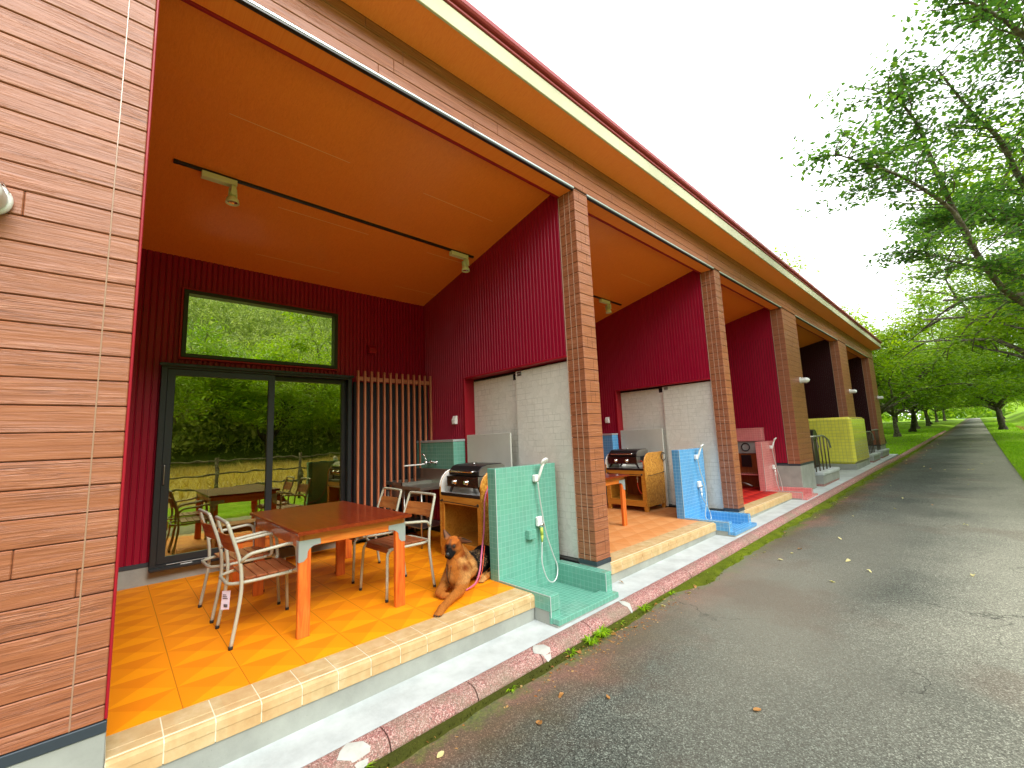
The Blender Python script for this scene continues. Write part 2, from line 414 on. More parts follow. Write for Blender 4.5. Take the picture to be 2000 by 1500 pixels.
def m_glass_film(name='reflective_glass', tint=(.92, .95, .75, 1), fac=.48):
    m = bpy.data.materials.new(name); m.use_nodes = True; n = NT(m)
    t = n.t; t.nodes.remove(n.b)
    out = [q for q in t.nodes if q.type == 'OUTPUT_MATERIAL'][0]
    gl = t.nodes.new('ShaderNodeBsdfGlossy'); gl.inputs['Roughness'].default_value = .0; gl.inputs['Color'].default_value = tint
    tr = t.nodes.new('ShaderNodeBsdfTransparent'); tr.inputs['Color'].default_value = (.75, .82, .55, 1)
    fr = t.nodes.new('ShaderNodeFresnel'); fr.inputs[0].default_value = 1.5
    ma = t.nodes.new('ShaderNodeMath'); ma.operation = 'MULTIPLY_ADD'; ma.inputs[1].default_value = .9; ma.inputs[2].default_value = fac
    t.links.new(fr.outputs[0], ma.inputs[0])
    mx = t.nodes.new('ShaderNodeMixShader'); t.links.new(ma.outputs[0], mx.inputs[0]); t.links.new(tr.outputs[0], mx.inputs[1]); t.links.new(gl.outputs[0], mx.inputs[2])
    bp = t.nodes.new('ShaderNodeBump'); bp.inputs['Strength'].default_value = .06; bp.inputs['Distance'].default_value = .02
    no = t.nodes.new('ShaderNodeTexNoise'); no.inputs['Scale'].default_value = 2.5; t.links.new(n.co, no.inputs['Vector']); t.links.new(no.outputs[0], bp.inputs['Height'])
    t.links.new(bp.outputs[0], gl.inputs['Normal'])
    t.links.new(mx.outputs[0], out.inputs[0]); return m
def m_panel():
    m = mat('cube_pattern_panel', (.55, .54, .48), .5, spec=.4); n = NT(m)
    x, y, z = n.sep()
    v = n.comb(x, 0.0, n.math('MULTIPLY', z, 1.0))
    e = n.vor(15, 'DISTANCE_TO_EDGE', v, rnd=.75); cc = n.sep(n.vor(15, out='Color', src=v, rnd=.75))[0]
    wv = n.noise(2.0, 3)
    base = n.mix(wv, (.62, .61, .54), (.80, .80, .74))
    c = n.mix(n.math('MULTIPLY', cc, .35), base, (.9, .89, .83))
    br = n.n('ShaderNodeTexBrick'); n.link(n.comb(x, z, 0.0), br.inputs['Vector']); br.inputs['Scale'].default_value = 3.4; br.offset_frequency = 3; br.offset = .37; br.squash = .6; br.squash_frequency = 3
    br.inputs['Mortar Size'].default_value = .012; br.inputs['Color1'].default_value = (0,) * 3 + (1,); br.inputs['Color2'].default_value = (0,) * 3 + (1,); br.inputs['Mortar'].default_value = (1, 1, 1, 1)
    ln = n.math('MAXIMUM', n.ramp(e, [(.015, (.28,) * 3), (.04, (0,) * 3)]), n.math('MULTIPLY', n.math('MULTIPLY', br.outputs[0], .8), n.ramp(n.noise(4, 3), [(.42, (0,) * 3), (.55, (1,) * 3)])))
    n.color(n.mix(n.math('MULTIPLY', ln, .75), c, (.46, .46, .40))); n.bump(n.math('SUBTRACT', cc, ln), .15, .002); return m
def m_osb():
    m = mat('strand_board', (.5, .25, .04), .5, coat=.3, coat_rough=.2); n = NT(m)
    wv = n.n('ShaderNodeVectorMath', operation='ADD'); nz = n.n('ShaderNodeTexNoise'); nz.inputs['Scale'].default_value = 14; n.link(n.co, nz.inputs['Vector'])
    sc_ = n.n('ShaderNodeVectorMath', operation='SCALE'); n.link(nz.outputs['Color'], sc_.inputs[0]); sc_.inputs['Scale'].default_value = .05
    n.link(n.co, wv.inputs[0]); n.link(sc_.outputs[0], wv.inputs[1])
    s1 = n.sep(n.vor(38, src=n.mapping((1, 1.8, .7), rot=(.7, .2, .6), src=wv.outputs[0]), out='Color'))[0]
    s2 = n.sep(n.vor(60, src=n.mapping((1, .7, 1.9), rot=(-.5, .2, .3), src=wv.outputs[0]), out='Color'))[0]
    g = n.noise(30, 4, .7, dist=2.0)
    c = n.ramp(n.math('ADD', n.math('ADD', n.math('MULTIPLY', s1, .35), n.math('MULTIPLY', s2, .3)), n.math('MULTIPLY', g, .35)), [(.22, (.28, .10, .010)), (.42, (.46, .19, .018)), (.62, (.58, .28, .035)), (.85, (.72, .44, .11))])
    n.color(c); n.bump(s1, .1, .002); return m

M = {}
M['siding'] = m_siding()
M['siding_back'] = mat('siding_shadow_gap', (.03, .012, .008), .9)
M['caulk'] = mat('caulk_line', (.46, .32, .24), .6)
M['caulk2'] = mat('wall_joint_sealant', (.34, .20, .13), .35, coat=.6)
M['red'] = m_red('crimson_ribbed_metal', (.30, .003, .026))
M['shaded_red'] = m_red('shaded_crimson_ribbed_metal', (.028, .002, .004))  # crimson darkened so its colour holds the shade of the deep far bays
M['maroon'] = m_red('maroon_trim', (.32, .008, .02))
M['ceiling'] = m_woodgrain('orange_wood_ceiling', (.90, .23, .030), (.80, .18, .020), (.96, .28, .042), .33, axis='x', sc=4.0, bump=.05, st=9, coat=.15)
M['soffit'] = m_woodgrain('orange_wood_soffit', (.95, .25, .032), (.87, .20, .022), (.98, .30, .045), .5, axis='x', sc=3.2, bump=.05, st=9)
M['cream'] = m_concrete('cream_eave_board', (.66, .66, .46), .5, .3)
M['roofred'] = m_red('red_roof_metal', (.36, .06, .07))
M['cjoint'] = mat('ceiling_joint_line', (.95, .55, .25), .6)
M['trim'] = mat('pale_edge_trim', (.42, .52, .50), .4)
M['flash'] = mat('dark_flashing', (.045, .06, .075), .4, .3)
M['dframe'] = mat('dark_door_frame', (.022, .027, .03), .4, .3)
M['silver'] = mat('silver_drip_edge', (.62, .70, .72), .3, .5)
M['black'] = mat('black_metal', (.012, .012, .013), .35, spec=.5)
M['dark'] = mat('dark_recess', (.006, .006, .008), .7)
M['found'] = m_concrete('foundation_concrete', (.38, .40, .36))
M['strip'] = m_concrete('white_concrete', (.56, .61, .61), .8, 1.5)
M['lightcon'] = m_concrete('pale_concrete_block', (.55, .60, .59))
M['tan'] = m_tan()
M['grout'] = mat('pale_grout', (.74, .68, .50), .8)
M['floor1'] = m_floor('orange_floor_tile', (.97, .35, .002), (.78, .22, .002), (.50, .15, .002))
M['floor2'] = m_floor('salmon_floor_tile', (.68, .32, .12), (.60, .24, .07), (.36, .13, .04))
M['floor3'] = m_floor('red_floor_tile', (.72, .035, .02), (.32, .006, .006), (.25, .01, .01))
M['mint'] = m_mosaic('mint_mosaic', (.135, .38, .29), (.19, .43, .34))
M['blue'] = m_mosaic('blue_mosaic', (.09, .34, .66), (.24, .52, .76))
M['pink'] = m_mosaic('pink_mosaic', (.70, .24, .23), (.74, .32, .31))
M['yellow'] = m_mosaic('yellow_mosaic', (.86, .80, .11), (.45, .45, .12), .1)
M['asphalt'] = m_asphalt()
M['granite'] = m_granite()
M['mortar'] = m_concrete('white_mortar_patch', (.50, .51, .47), .85, 3)
M['ground'] = m_ground('short_grass', [(.3, (.11, .20, .012)), (.5, (.20, .35, .016)), (.7, (.33, .47, .03))])
M['field'] = m_ground('dry_reed_field', [(.3, (.18, .13, .04)), (.5, (.42, .33, .12)), (.7, (.62, .52, .24))], .6, 1.0)
M['panel'] = m_panel()
M['grey_board'] = m_concrete('grey_splash_board', (.66, .67, .60), .5, .2)
M['white'] = mat('white_plastic', (.78, .79, .76), .3)
M['cream_metal'] = mat('cream_painted_metal', (.72, .74, .45), .35)
M['chrome'] = mat('chrome', (.75, .76, .77), .12, 1.0)
M['steel'] = mat('brushed_steel', (.42, .42, .38), .3, .9)
M['galv'] = mat('galvanised_bracket', (.46, .52, .55), .38, .6)
M['glass'] = m_glass_film()
M['glass2'] = m_glass_film('tinted_door_glass', (.80, .78, .42, 1), .34)
M['osb'] = m_osb()
M['pine'] = m_woodgrain('varnished_pine', (.58, .25, .03), (.42, .15, .012), (.68, .34, .06), .4, coat=.3, axis='x')
M['inner_ply'] = m_woodgrain('red_brown_plywood', (.30, .075, .012), (.20, .04, .006), (.36, .11, .02), .5, axis='z')
M['frame_wood'] = m_woodgrain('orange_timber', (.66, .18, .02), (.48, .09, .008), (.76, .28, .045), .4, coat=.4, axis='y')
M['leg_wood'] = m_woodgrain('orange_timber_leg', (.68, .14, .014), (.46, .06, .006), (.76, .22, .03), .4, coat=.4, axis='z')
M['top_wood'] = m_woodgrain('red_varnished_top', (.20, .022, .004), (.12, .010, .002), (.27, .04, .007), .32, coat=.25, axis='x', bump=.04, spec=.3)
M['slat_wood'] = m_woodgrain('brown_slat_wood', (.30, .085, .025), (.19, .04, .012), (.40, .14, .045), .5, axis='x')
M['back_slat'] = m_woodgrain('golden_backrest_wood', (.42, .14, .03), (.28, .07, .015), (.52, .22, .06), .5, axis='x')
M['lattice'] = m_woodgrain('copper_lattice_slat', (.42, .14, .06), (.33, .09, .04), (.48, .19, .09), .5, axis='z')
M['tubepaint'] = mat('grey_beige_tube', (.42, .42, .33), .38, spec=.5)
M['rubber'] = mat('black_rubber', (.015, .015, .015), .7)
M['room'] = m_concrete('ochre_room_wall', (.75, .52, .12), .7, .3)
M['roomfloor'] = m_woodgrain('room_floor', (.35, .20, .08), (.28, .14, .05), (.42, .26, .12), .4, axis='y')
M['orange_hose'] = mat('orange_gas_hose', (.80, .08, .03), .45)
M['leash'] = mat('pink_leash', (.50, .12, .22), .6)
M['hose'] = mat('grey_shower_hose', (.55, .60, .58), .3, .3)
M['paper'] = mat('white_paper_tag', (.75, .68, .80), .7)
M['moss'] = m_ground('kerb_moss', [(.3, (.04, .06, .004)), (.5, (.11, .15, .006)), (.7, (.21, .25, .015))], 4)
_n = NT(M['moss']); _l = _n.b.inputs['Base Color'].links[0].from_socket
_f = _n.ramp(_n.math('MULTIPLY', _n.math('ADD', _n.sep()[1], _n.math('MULTIPLY', _n.noise(1.5, 3), 2)), .1), [(.35, (1,) * 3), (.7, (0,) * 3)])
_n.color(_n.mix(_n.math('MULTIPLY', _f, .8), _l, (.035, .032, .008)))
M['bark'] = m_bark('lichened_bark', (.045, .038, .028), (.12, .10, .075), (.26, .25, .18))
M['bark_dark'] = m_bark('dark_bark', (.02, .018, .014), (.05, .042, .03), (.12, .11, .08))
M['leaf_a'] = m_leaf('cherry_leaf', (.10, .20, .006), (.22, .36, .010), (.40, .52, .03), .42)
M['leaf_b'] = m_leaf('cool_cherry_leaf', (.04, .11, .035), (.085, .19, .04), (.19, .33, .05), .48)
M['leaf_y'] = m_leaf('yellow_green_leaf', (.16, .27, .008), (.30, .42, .01), (.46, .54, .02), .45)
M['leaf_f'] = m_leaf('forest_leaf', (.10, .17, .02), (.34, .42, .09), (.62, .66, .24), .3)
M['blade'] = m_leaf('grass_blade', (.15, .32, .003), (.27, .50, .006), (.42, .62, .015), .4)
M['reed'] = m_leaf('dry_reed', (.30, .20, .05), (.50, .38, .12), (.68, .56, .24), .25)
M['leaf_dry'] = m_leaf('fallen_leaf_brown', (.22, .07, .015), (.45, .20, .05), (.60, .42, .18), .2)
M['leaf_pale'] = m_leaf('fallen_leaf_pale', (.50, .42, .16), (.60, .55, .26), (.70, .66, .36), .2)

# ---------------------------------------------------------------- terrain
def gz(y): return -.245 + .0105 * max(min(y, 25), -30) + (.02 * (min(y, 112) - 25) if y > 25 else 0)
def xl(y): return .47 if y < 18 else .47 + (y - 18) * .0137 if y < 60 else 1.05 + (y - 60) * .010
def xr(y): return 3.42 - max(0, y) * .0022
def grid(name, xs, ys, zf, m, parent=None, smooth=True):
    b = MB(); V = [(x(y) if callable(x) else x, y, 0) for y in ys for x in xs]
    V = [(p[0], p[1], zf(p[0], p[1])) for p in V]; nx = len(xs)
    F = [(j * nx + i, j * nx + i + 1, (j + 1) * nx + i + 1, (j + 1) * nx + i) for j in range(len(ys) - 1) for i in range(nx - 1)]
    b.add(V, F, 0, smooth); return b.build(name, m, parent, fix=False)
def fr(a, b, n): return [a + (b - a) * i / (n - 1) for i in range(n)]
YS = [-60, -30, -12, -5] + fr(-2, 24, 27) + fr(27, 60, 12) + fr(65, 130, 14) + [150, 190, 260, 400]

def z_land(x, y):
    """lie of the land outside the building"""
    b = gz(y) - .1
    if xl(y) - .2 < x < xr(y) + .02: return b - .12
    n_ = mnoise.noise(Vector((x * .35, y * .35, 0))) * .06
    if x < 0:
        t = min(1, max(0, (y - 25.0) / .5)); up = .09 * t
        z = b + up + (n_ if x < -.6 else 0) * t
        if x < -20: z += (-20 - x) * .25
        return z
    d = x - xr(y)
    z = b + .06 + n_ * min(1, d)
    if 1.6 < d < 3.2: z -= .22 * math.sin((d - 1.6) / 1.6 * math.pi)
    if y > 22 and d > 2.6: z += min(1.1, (d - 2.6) * .38) * min(1, (y - 22) / 10) * (1 if d < 14 else max(0, 1 - (d - 14) / 6))
    if x > 30: z += (x - 30) * .62
    if y > 125: z += (y - 125) * .09
    return z
gx = [-400, -150, -70, -40, -25] + fr(-20, -.2, 14) + [lambda y: xl(y) - .16, lambda y: xl(y) + .1, lambda y: xr(y) - .06, lambda y: xr(y) + .06] + fr(3.9, 12, 12) + fr(13, 34, 12) + [40, 50, 65, 90, 150, 400]
tag(grid('ground', gx, YS, z_land, M['ground']), 'green grass ground on both sides of the lane', kind='structure')
RY = [y for y in YS if -60 <= y <= 112]
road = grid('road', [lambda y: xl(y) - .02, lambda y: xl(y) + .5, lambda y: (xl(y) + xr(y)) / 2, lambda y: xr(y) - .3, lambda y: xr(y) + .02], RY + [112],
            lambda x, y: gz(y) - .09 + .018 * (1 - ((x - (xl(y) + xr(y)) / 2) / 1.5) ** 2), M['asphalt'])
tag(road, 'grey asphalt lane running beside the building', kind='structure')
cr = MB(); cr.box(-60, 60, 112.3, 116, 1.30, gz(112) - .06); tag(cr.build('crossing_road', M['strip']), 'pale road crossing at the far end of the lane', kind='structure')
# dry field across the lane (seen mirrored in the glass)
def z_field(x, y):
    e = min(1, (x - 7) / 1.5, (31 - x) / 2, (y + 15) / 3, (34 - y) / 6); e = max(0, e)
    return gz(y) - .1 + .05 + e * (.28 + .22 * mnoise.noise(Vector((x * .9, y * .9, 3))) + .10 * mnoise.noise(Vector((x * 4, y * 4, 3)))) - (.4 if e <= 0 else 0)
tag(grid('dry_reed_field', fr(6.8, 31.5, 90), fr(-15, 35, 150), z_field, M['field']), 'dry golden reed field across the lane', kind='structure')
# kerb
kb = MB(); y = -6.0; rk = random.Random(4)
while y < 52:
    y1 = y + .60
    for a, b in ((y, y1),):
        P = []
        for t in (a + .004, b - .004):
            z = gz(t); o = (xl(t) - .47) + (rk.random() - .5) * .003
            prof = [(.300 + o, z - .25), (.300 + o, z + .0), (.325 + o, z + .012), (.375 + o, z + .012), (.412 + o, z + .002), (.438 + o, z - .02), (.452 + o, z - .05), (.470 + o, z - .25)]
            P.append([(px, t, pz) for px, pz in prof])
        n_ = len(P[0]); V = P[0] + P[1]
        kb.add(V, [(i, i + 1, n_ + i + 1, n_ + i) for i in range(n_ - 1)], 0, False)
        kb.add(P[0], [tuple(range(n_))], 0); kb.add(P[1], [tuple(range(n_))], 0)
    y = y1
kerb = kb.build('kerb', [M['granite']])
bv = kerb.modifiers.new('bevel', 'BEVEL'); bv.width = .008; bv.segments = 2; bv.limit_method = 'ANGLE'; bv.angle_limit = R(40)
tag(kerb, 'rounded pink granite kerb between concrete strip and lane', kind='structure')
mp = MB()
for yy, w_ in ((1.02, .10), (2.44, .09), (3.57, .05)):
    z = gz(yy)
    mp.add([(.322, yy - w_ * .1, z + .016), (.36, yy - w_ * .6, z + .017), (.40, yy - w_ * .9, z + .010), (.430, yy - w_ * .3, z - .008), (.462, yy, z - .06), (.458, yy + w_ * .45, z - .05), (.42, yy + w_ * .8, z + .004), (.37, yy + w_ * .6, z + .0165)],
           [(0, 1, 7), (1, 2, 6, 7), (2, 3, 5, 6), (3, 4, 5)], 0, True)
tag(mp.build('kerb_mortar', M['mortar']), 'white mortar patches on the granite kerb joints', kind='structure')
st = MB()
for a, b in ((-8, 12.2), (12.2, 18), (18, 25.2)):
    ys = fr(a, b, 6)
    for p, q in zip(ys[:-1], ys[1:]):
        st.add([(-.35, p, gz(p)), (.3, p, gz(p)), (.3, q, gz(q)), (-.35, q, gz(q)), (-.35, p, gz(p) - .3), (.3, p, gz(p) - .3), (.3, q, gz(q) - .3), (-.35, q, gz(q) - .3)],
               [(0, 1, 2, 3), (4, 5, 6, 7), (0, 1, 5, 4), (1, 2, 6, 5), (2, 3, 7, 6), (3, 0, 4, 7)])
tag(st.build('footpath', M['strip']), 'white concrete strip between building and kerb', kind='structure')
# moss bank between kerb and asphalt
mo = MB(); rm = random.Random(8)
ys = [1.0 + .05 * i for i in range(900)]
W = [max(.0, (.035 if t < 4.4 else .115) * (1 + 1.6 * mnoise.noise(Vector((t * 1.3, 0, 5))) + .6 * mnoise.noise(Vector((t * 7, 0, 2))))) * (1 if t < 25 else .7) for t in ys]
V = []
for t, w_ in zip(ys, W):
    z = gz(t) - .088; o = xl(t) - .47
    V += [(.455 + o, t, z + .030), (.47 + o + w_ * .5, t, z + .024 + .008 * mnoise.noise(Vector((t * 11, 1, 0)))), (.475 + o + w_, t, z - .004)]
mo.add(V, [(3 * i + k, 3 * i + k + 1, 3 * i + k + 4, 3 * i + k + 3) for i in range(len(ys) - 1) for k in (0, 1)], 0, True)
for t, w_ in zip(ys, W):
    for _ in range(5):
        a = rm.random() * 6.28; px = .47 + xl(t) - .47 + rm.random() * w_ * 1.15; h = .008 + .014 * rm.random()
        z = gz(t) - .075; c_, s_ = math.cos(a) * .006, math.sin(a) * .006; pt = t + rm.random() * .05
        mo.add([(px - c_, pt - s_, z), (px + c_, pt + s_, z), (px + s_, pt + c_, z + h)], [(0, 1, 2)])
tag(mo.build('moss', M['moss'], fix=False), 'yellow-green moss along the foot of the kerb', 'moss', kind='stuff')

# ---------------------------------------------------------------- the building
PIL = [(3.707, 3.952), (7.553, 7.806), (11.371, 12.531), (17.42, 18.70), (23.285, 24.596)]
BAYS = [(.0605, 3.707), (3.952, 7.553), (7.806, 11.371), (12.531, 17.42), (18.70, 23.285)]
H, ZS, XB, CR = 4.157, 4.602, -3.251, .1218
B = empty('lodge_building', (0, 0, 0), 0, 'long low lodge with brown siding pillars, crimson bays and an orange eave beside the lane', 'building')
def ceil_z(x): return 4.27 + .2165 * (x + .215)

def courses(mb, x0, x1, y0, y1, z0, z1, joints=0, seed=1, ch=.004):
    """stacked grain boards with open shadow gaps"""
    rr = random.Random(seed)
    k = math.floor(z0 / CR) ; z = z0
    while z < z1 - .01:
        zn = min(z1, (math.floor((z + .02) / CR) + 1) * CR)
        cuts = [y0]
        if joints:
            t = y0 + rr.uniform(.05, 2.0)
            while t < y1 - .1: cuts.append(t); t += rr.uniform(.7, 2.6)
        cuts.append(y1)
        for a, b in zip(cuts[:-1], cuts[1:]):
            mb.box(x0, x1, a + (.0008 if a > y0 else 0), b - (.0008 if b < y1 else 0), z + .002, zn - .002, 0, ch)
        z = zn
def ribs(mb, axis, c, a0, a1, z0, z1, s, pitch=.0545, d=.013, g=.019, zt=None):
    """vertically ribbed sheet; axis 'x': plane x=c running in y facing s; axis 'y': plane y=c running in x facing s"""
    pts = []; t = a0
    n_ = max(1, round((a1 - a0) / pitch)); p = (a1 - a0) / n_
    for i in range(n_):
        t = a0 + i * p
        pts += [(t, 0), (t + p - g, 0), (t + p - g * .45, -d), (t + p - g * .15, -d)]
    pts.append((a1, 0))
    V = []
    for u, h in pts:
        for z in (z0, zt(u) if zt else z1):
            V.append((c + s * h, u, z) if axis == 'x' else (u, c + s * h, z))
    mb.add(V, [(2 * i, 2 * i + 2, 2 * i + 3, 2 * i + 1) for i in range(len(pts) - 1)], 0, False)

# front wall at the left edge
m = MB(); courses(m, -.022, 0, -5, .047, .177, 4.142, 1, 11); wl = m.build('front_wall', M['siding'], B)
m = MB(); m.box(-.2, -.008, -5, .044, .2, 4.15, 0); m.build('wall_core', M['siding_back'], wl)
m = MB(); m.box(-.012, .0015, -.064, -.058, .18, 4.14, 0, .001); m.build('caulk_line', M['caulk2'], wl)
m = MB(); m.box(-.06, -.003, .0475, .0595, .18, 4.14, 0, .003); m.box(-3.25, -.061, .044, .06, .18, 4.5, 0); m.build('side_wall', M['maroon'], B)
m = MB(); m.box(-.2, .004, -5, .0585, .129, .176, 0, .003); m.build('flashing', M['flash'], B)
m = MB(); m.box(-3.25, -.004, -5, .058, -.6, .1285, 0, .004); m.build('foundation', M['found'], B)

# pillars
for i, (a, b) in enumerate(PIL):
    zb = (.069, .069, .533, .55, .50)[i]
    d = -.232
    m = MB(); courses(m, d, 0, a, b, zb, H + .004, i > 1, 20 + i)
    rr = random.Random(50 + i); z = CR * math.ceil(zb / CR)
    while z < H - .1:
        for t in ((a + .33 * (b - a), a + .66 * (b - a)) if i < 2 else ()):
            if rr.random() < .45: m.box(-.003, .0008, t, t + .002, z + .006, z + CR - .006, 1)
        z += CR
    p = m.build('pillar', [M['siding'], M['siding_back']], B)
    m = MB(); m.box(d + .006, -.006, a + .006, b - .006, zb, H, 0); m.build('pillar_core', M['siding_back'], p)
    m = MB()
    for xx in ((-.078, -.152) if i < 2 else (-.11,)): m.box(xx - .003, xx + .003, a - .0016, a + .004, zb, H, 0)
    m.box(d - .006, d + .001, a - .003, a + .004, zb, H, 0)
    m.build('caulk_line', M['caulk'], p)
    m = MB(); m.box(d - .004, .004, a - .004, b + .004, zb - .045, zb - .001, 0, .003); m.build('flashing', M['flash'], B)
    m = MB(); m.box(d - (1.2 if i > 1 else .0), -.004, a + .002, b - .002, -.6, zb - .045, 0, .004); m.build('foundation', M['found'], B)

# fascia beam, drip edge, soffit
m = MB(); courses(m, -.03, .0015, -5, 24.596, H + .020, ZS, 1, 77); be = m.build('beam', M['siding'], B)
m = MB(); m.box(-.2, -.007, -5, 24.58, H + .012, ZS - .002, 0); m.build('beam_core', M['siding_back'], be)
for (a, b) in BAYS:
    m = MB(); m.box(-.014, .007, a - (.05 if a < 1 else 0), b, H, H + .018, 0, .002); m.build('drip_edge', M['silver'], B)
    m = MB(); m.box(-.032, .003, a - (.05 if a < 1 else 0), b, H - .018, H - .001, 0, .002); m.build('drip_channel', M['black'], B)
    m = MB(); m.box(-.216, -.033, a, b, H - .004, H + .012, 0); m.build('beam_soffit', M['soffit'], B)
    m = MB(); m.box(-.243, -.217, a, b, H - .02, H + .13, 0, .003); m.build('ceiling_trim', M['maroon'], B)
# eave
m = MB(); m.prism([(0, ZS), (.314, 4.66), (.314, 4.74), (0, 4.68)], 'y', -6, 24.60); m.build('eave_soffit', M['soffit'], B)
m = MB()
for k in range(9):
    m.box(.3145, .336, -6 + k * 3.4, -6 + k * 3.4 + 3.396, 4.654, 4.818, 0, .003)
m.build('eave_board', M['cream'], B)
m = MB(); m.box(.325, .352, -6, 24.63, 4.824, 4.842, 0, .003); m.box(.325, .343, -6, 24.63, 4.843, 4.868, 0, .003)
m.prism([(.325, 4.869), (.372, 4.869), (.384, 4.885), (.384, 4.925), (.366, 4.945), (.325, 4.945)], 'y', -6, 24.66); m.build('gutter', M['roofred'], B)
m = MB(); m.prism([(.34, 4.946), (.34, 4.975), (-9.0, 2.98), (-9.0, 2.93)], 'y', -6, 24.66); m.build('roof', M['roofred'], B)
m = MB(); m.box(-.3, .314, 24.603, 24.64, 4.60, 4.93, 0); m.box(-9, -.3, 24.603, 24.64, 2.9, 4.6, 0); m.build('gable_trim', M['cream'], B)
m = MB(); m.box(-9, -.24, 24.50, 24.596, -.3, 3.6, 0); m.box(-9, -8.9, -5, 24.5, -.3, 2.95, 0); m.build('outer_wall', M['siding_back'], B)

# bays: ceiling, side walls, rear wall
for i, (a, b) in enumerate(BAYS):
    m = MB(); m.prism([(-.243, ceil_z(-.243)), (XB - .1, ceil_z(XB - .1)), (XB - .1, ceil_z(XB - .1) + .05), (-.243, ceil_z(-.243) + .05)], 'y', a, b)
    for xx in (-1.05, -1.96, -2.87):
        z = ceil_z(xx)
        for q in range(2):
            t0 = a + .5 + q * 1.82 + (.6 if xx < -1.5 else 0); m.box(xx - .0025, xx + .0025, t0, min(t0 + 1.0, b), z - .0012, z + .001, 1)
    m.build('ceiling', [M['ceiling'], M['cjoint']], B)
    xo = -2.165 if i < 2 else None
    # wall on the far side of the bay, facing -y
    m = MB(); zt = lambda u: ceil_z(u) - .002
    if i < 2:
        ribs(m, 'y', b, XB, xo, .18, 0, -1, zt=zt); ribs(m, 'y', b, xo, -.240, 2.262, 0, -1, zt=zt)
    else:
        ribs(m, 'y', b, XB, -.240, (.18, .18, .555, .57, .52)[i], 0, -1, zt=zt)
    sw = m.build('side_wall', M['red'] if i < 3 else M['shaded_red'], B)
    if i < 2:
        m = MB(); m.box(xo, -.236, b - .010, b + .17, 2.236, 2.262, 0, .003); m.box(xo - .012, xo + .012, b - .012, b + .19, 0, 2.262, 0, .003); m.build('door_trim', M['maroon'], B)
        m = MB(); m.box(xo, -.236, b + .16, b + .2, 2.2, 2.24, 0); m.build('door_head', M['black'], B)
        ym = b + .10
        m = MB(); m.box(-1.195, -.236, ym, ym + .03, .03, 2.215, 0, .003); s1 = m.build('sliding_panel', M['panel'], B)
        m = MB(); m.box(-1.16, -1.08, ym - .004, ym, 2.15, 2.205, 0, .002); m.lathe([(0, 0), (.011, 0), (.011, .012), (0, .012)], (-1.135, ym - .004, 2.18), (0, -1, 0)); m.lathe([(0, 0), (.011, 0), (.011, .012), (0, .012)], (-1.105, ym - .004, 2.18), (0, -1, 0)); m.build('hanger_plate', M['steel'], s1)
        m = MB(); m.box(xo + .012, -1.16, ym + .06, ym + .09, .03, 2.215, 0, .003); s2 = m.build('sliding_panel', M['panel'], B)
        m = MB(); m.box(-1.30, -1.215, ym + .056, ym + .06, 2.12, 2.20, 0, .002); m.lathe([(0, 0), (.013, 0), (.013, .012), (0, .012)], (-1.275, ym + .056, 2.165), (0, -1, 0)); m.lathe([(0, 0), (.013, 0), (.013, .012), (0, .012)], (-1.24, ym + .056, 2.165), (0, -1, 0)); m.build('hanger_plate', M['black'], s2)
        m = MB(); m.box(xo, -.236, b + .02, b + .2, -.02, .028, 0, .003); m.build('door_sill', M['black'], B)
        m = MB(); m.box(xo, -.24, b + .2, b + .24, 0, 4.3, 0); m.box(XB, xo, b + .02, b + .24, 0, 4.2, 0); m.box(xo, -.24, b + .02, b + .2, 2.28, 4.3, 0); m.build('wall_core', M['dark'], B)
    else:
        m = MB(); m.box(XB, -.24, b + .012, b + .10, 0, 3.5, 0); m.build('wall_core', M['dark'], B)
        m = MB(); m.box(XB, -.236, b - .004, b + .03, (0, 0, .488, .5, .45)[i], (0, 0, .533, .55, .5)[i], 0); m.build('flashing', M['flash'], B)
        m = MB(); m.box(XB, -.235, b - .002, b + .03, -.4, (0, 0, .488, .5, .45)[i], 0); m.build('foundation', M['found'], B)
    if i > 0:
        m = MB(); m.box(XB, -.24, a - .03, a, 0, 4.2, 0); m.build('near_wall', M['maroon'], B)
        m = MB(); ribs(m, 'x', XB, a, b, .1, 3.63, 1); m.box(XB - .1, XB - .02, a, b, 0, 3.7, 0); m.build('rear_wall', M['red'] if i < 3 else M['shaded_red'], B)
# rear wall of the near bay with window and glass door
y0, y1 = BAYS[0]
m = MB()
ribs(m, 'x', XB, y0, .36, .225, 3.63, 1); ribs(m, 'x', XB, 2.47, y1, .05, 3.63, 1)
ribs(m, 'x', XB, .36, .52, 2.33, 3.63, 1); ribs(m, 'x', XB, 2.28, 2.47, 2.33, 3.63, 1)
ribs(m, 'x', XB, .52, 2.28, 2.33, 2.42, 1); ribs(m, 'x', XB, .52, 2.28, 3.22, 3.63, 1)
m.build('rear_wall', M['red'], B)
m = MB(); m.box(XB - .03, XB + .008, y0, .36, .18, .224, 0, .003); m.build('flashing', M['flash'], B)
m = MB(); m.box(XB - .1, XB + .002, y0, 2.50, -.1, .138, 0); m.box(XB - .1, XB + .002, y0, .36, .1385, .18, 0); m.build('foundation', M['found'], B)
def frame(mb, x0, x1, y0, y1, z0, z1, w, c=.004):
    mb.box(x0, x1, y0, y1, z0, z0 + w, 0, c); mb.box(x0, x1, y0, y1, z1 - w, z1, 0, c)
    mb.box(x0 + .001, x1 - .001, y0, y0 + w, z0 + w * .9, z1 - w * .9, 0, c); mb.box(x0 + .001, x1 - .001, y1 - w, y1, z0 + w * .9, z1 - w * .9, 0, c)
m = MB(); frame(m, XB - .02, XB + .045, .50, 2.30, 2.40, 3.24, .022); m.build('window_trim', M['maroon'], B)
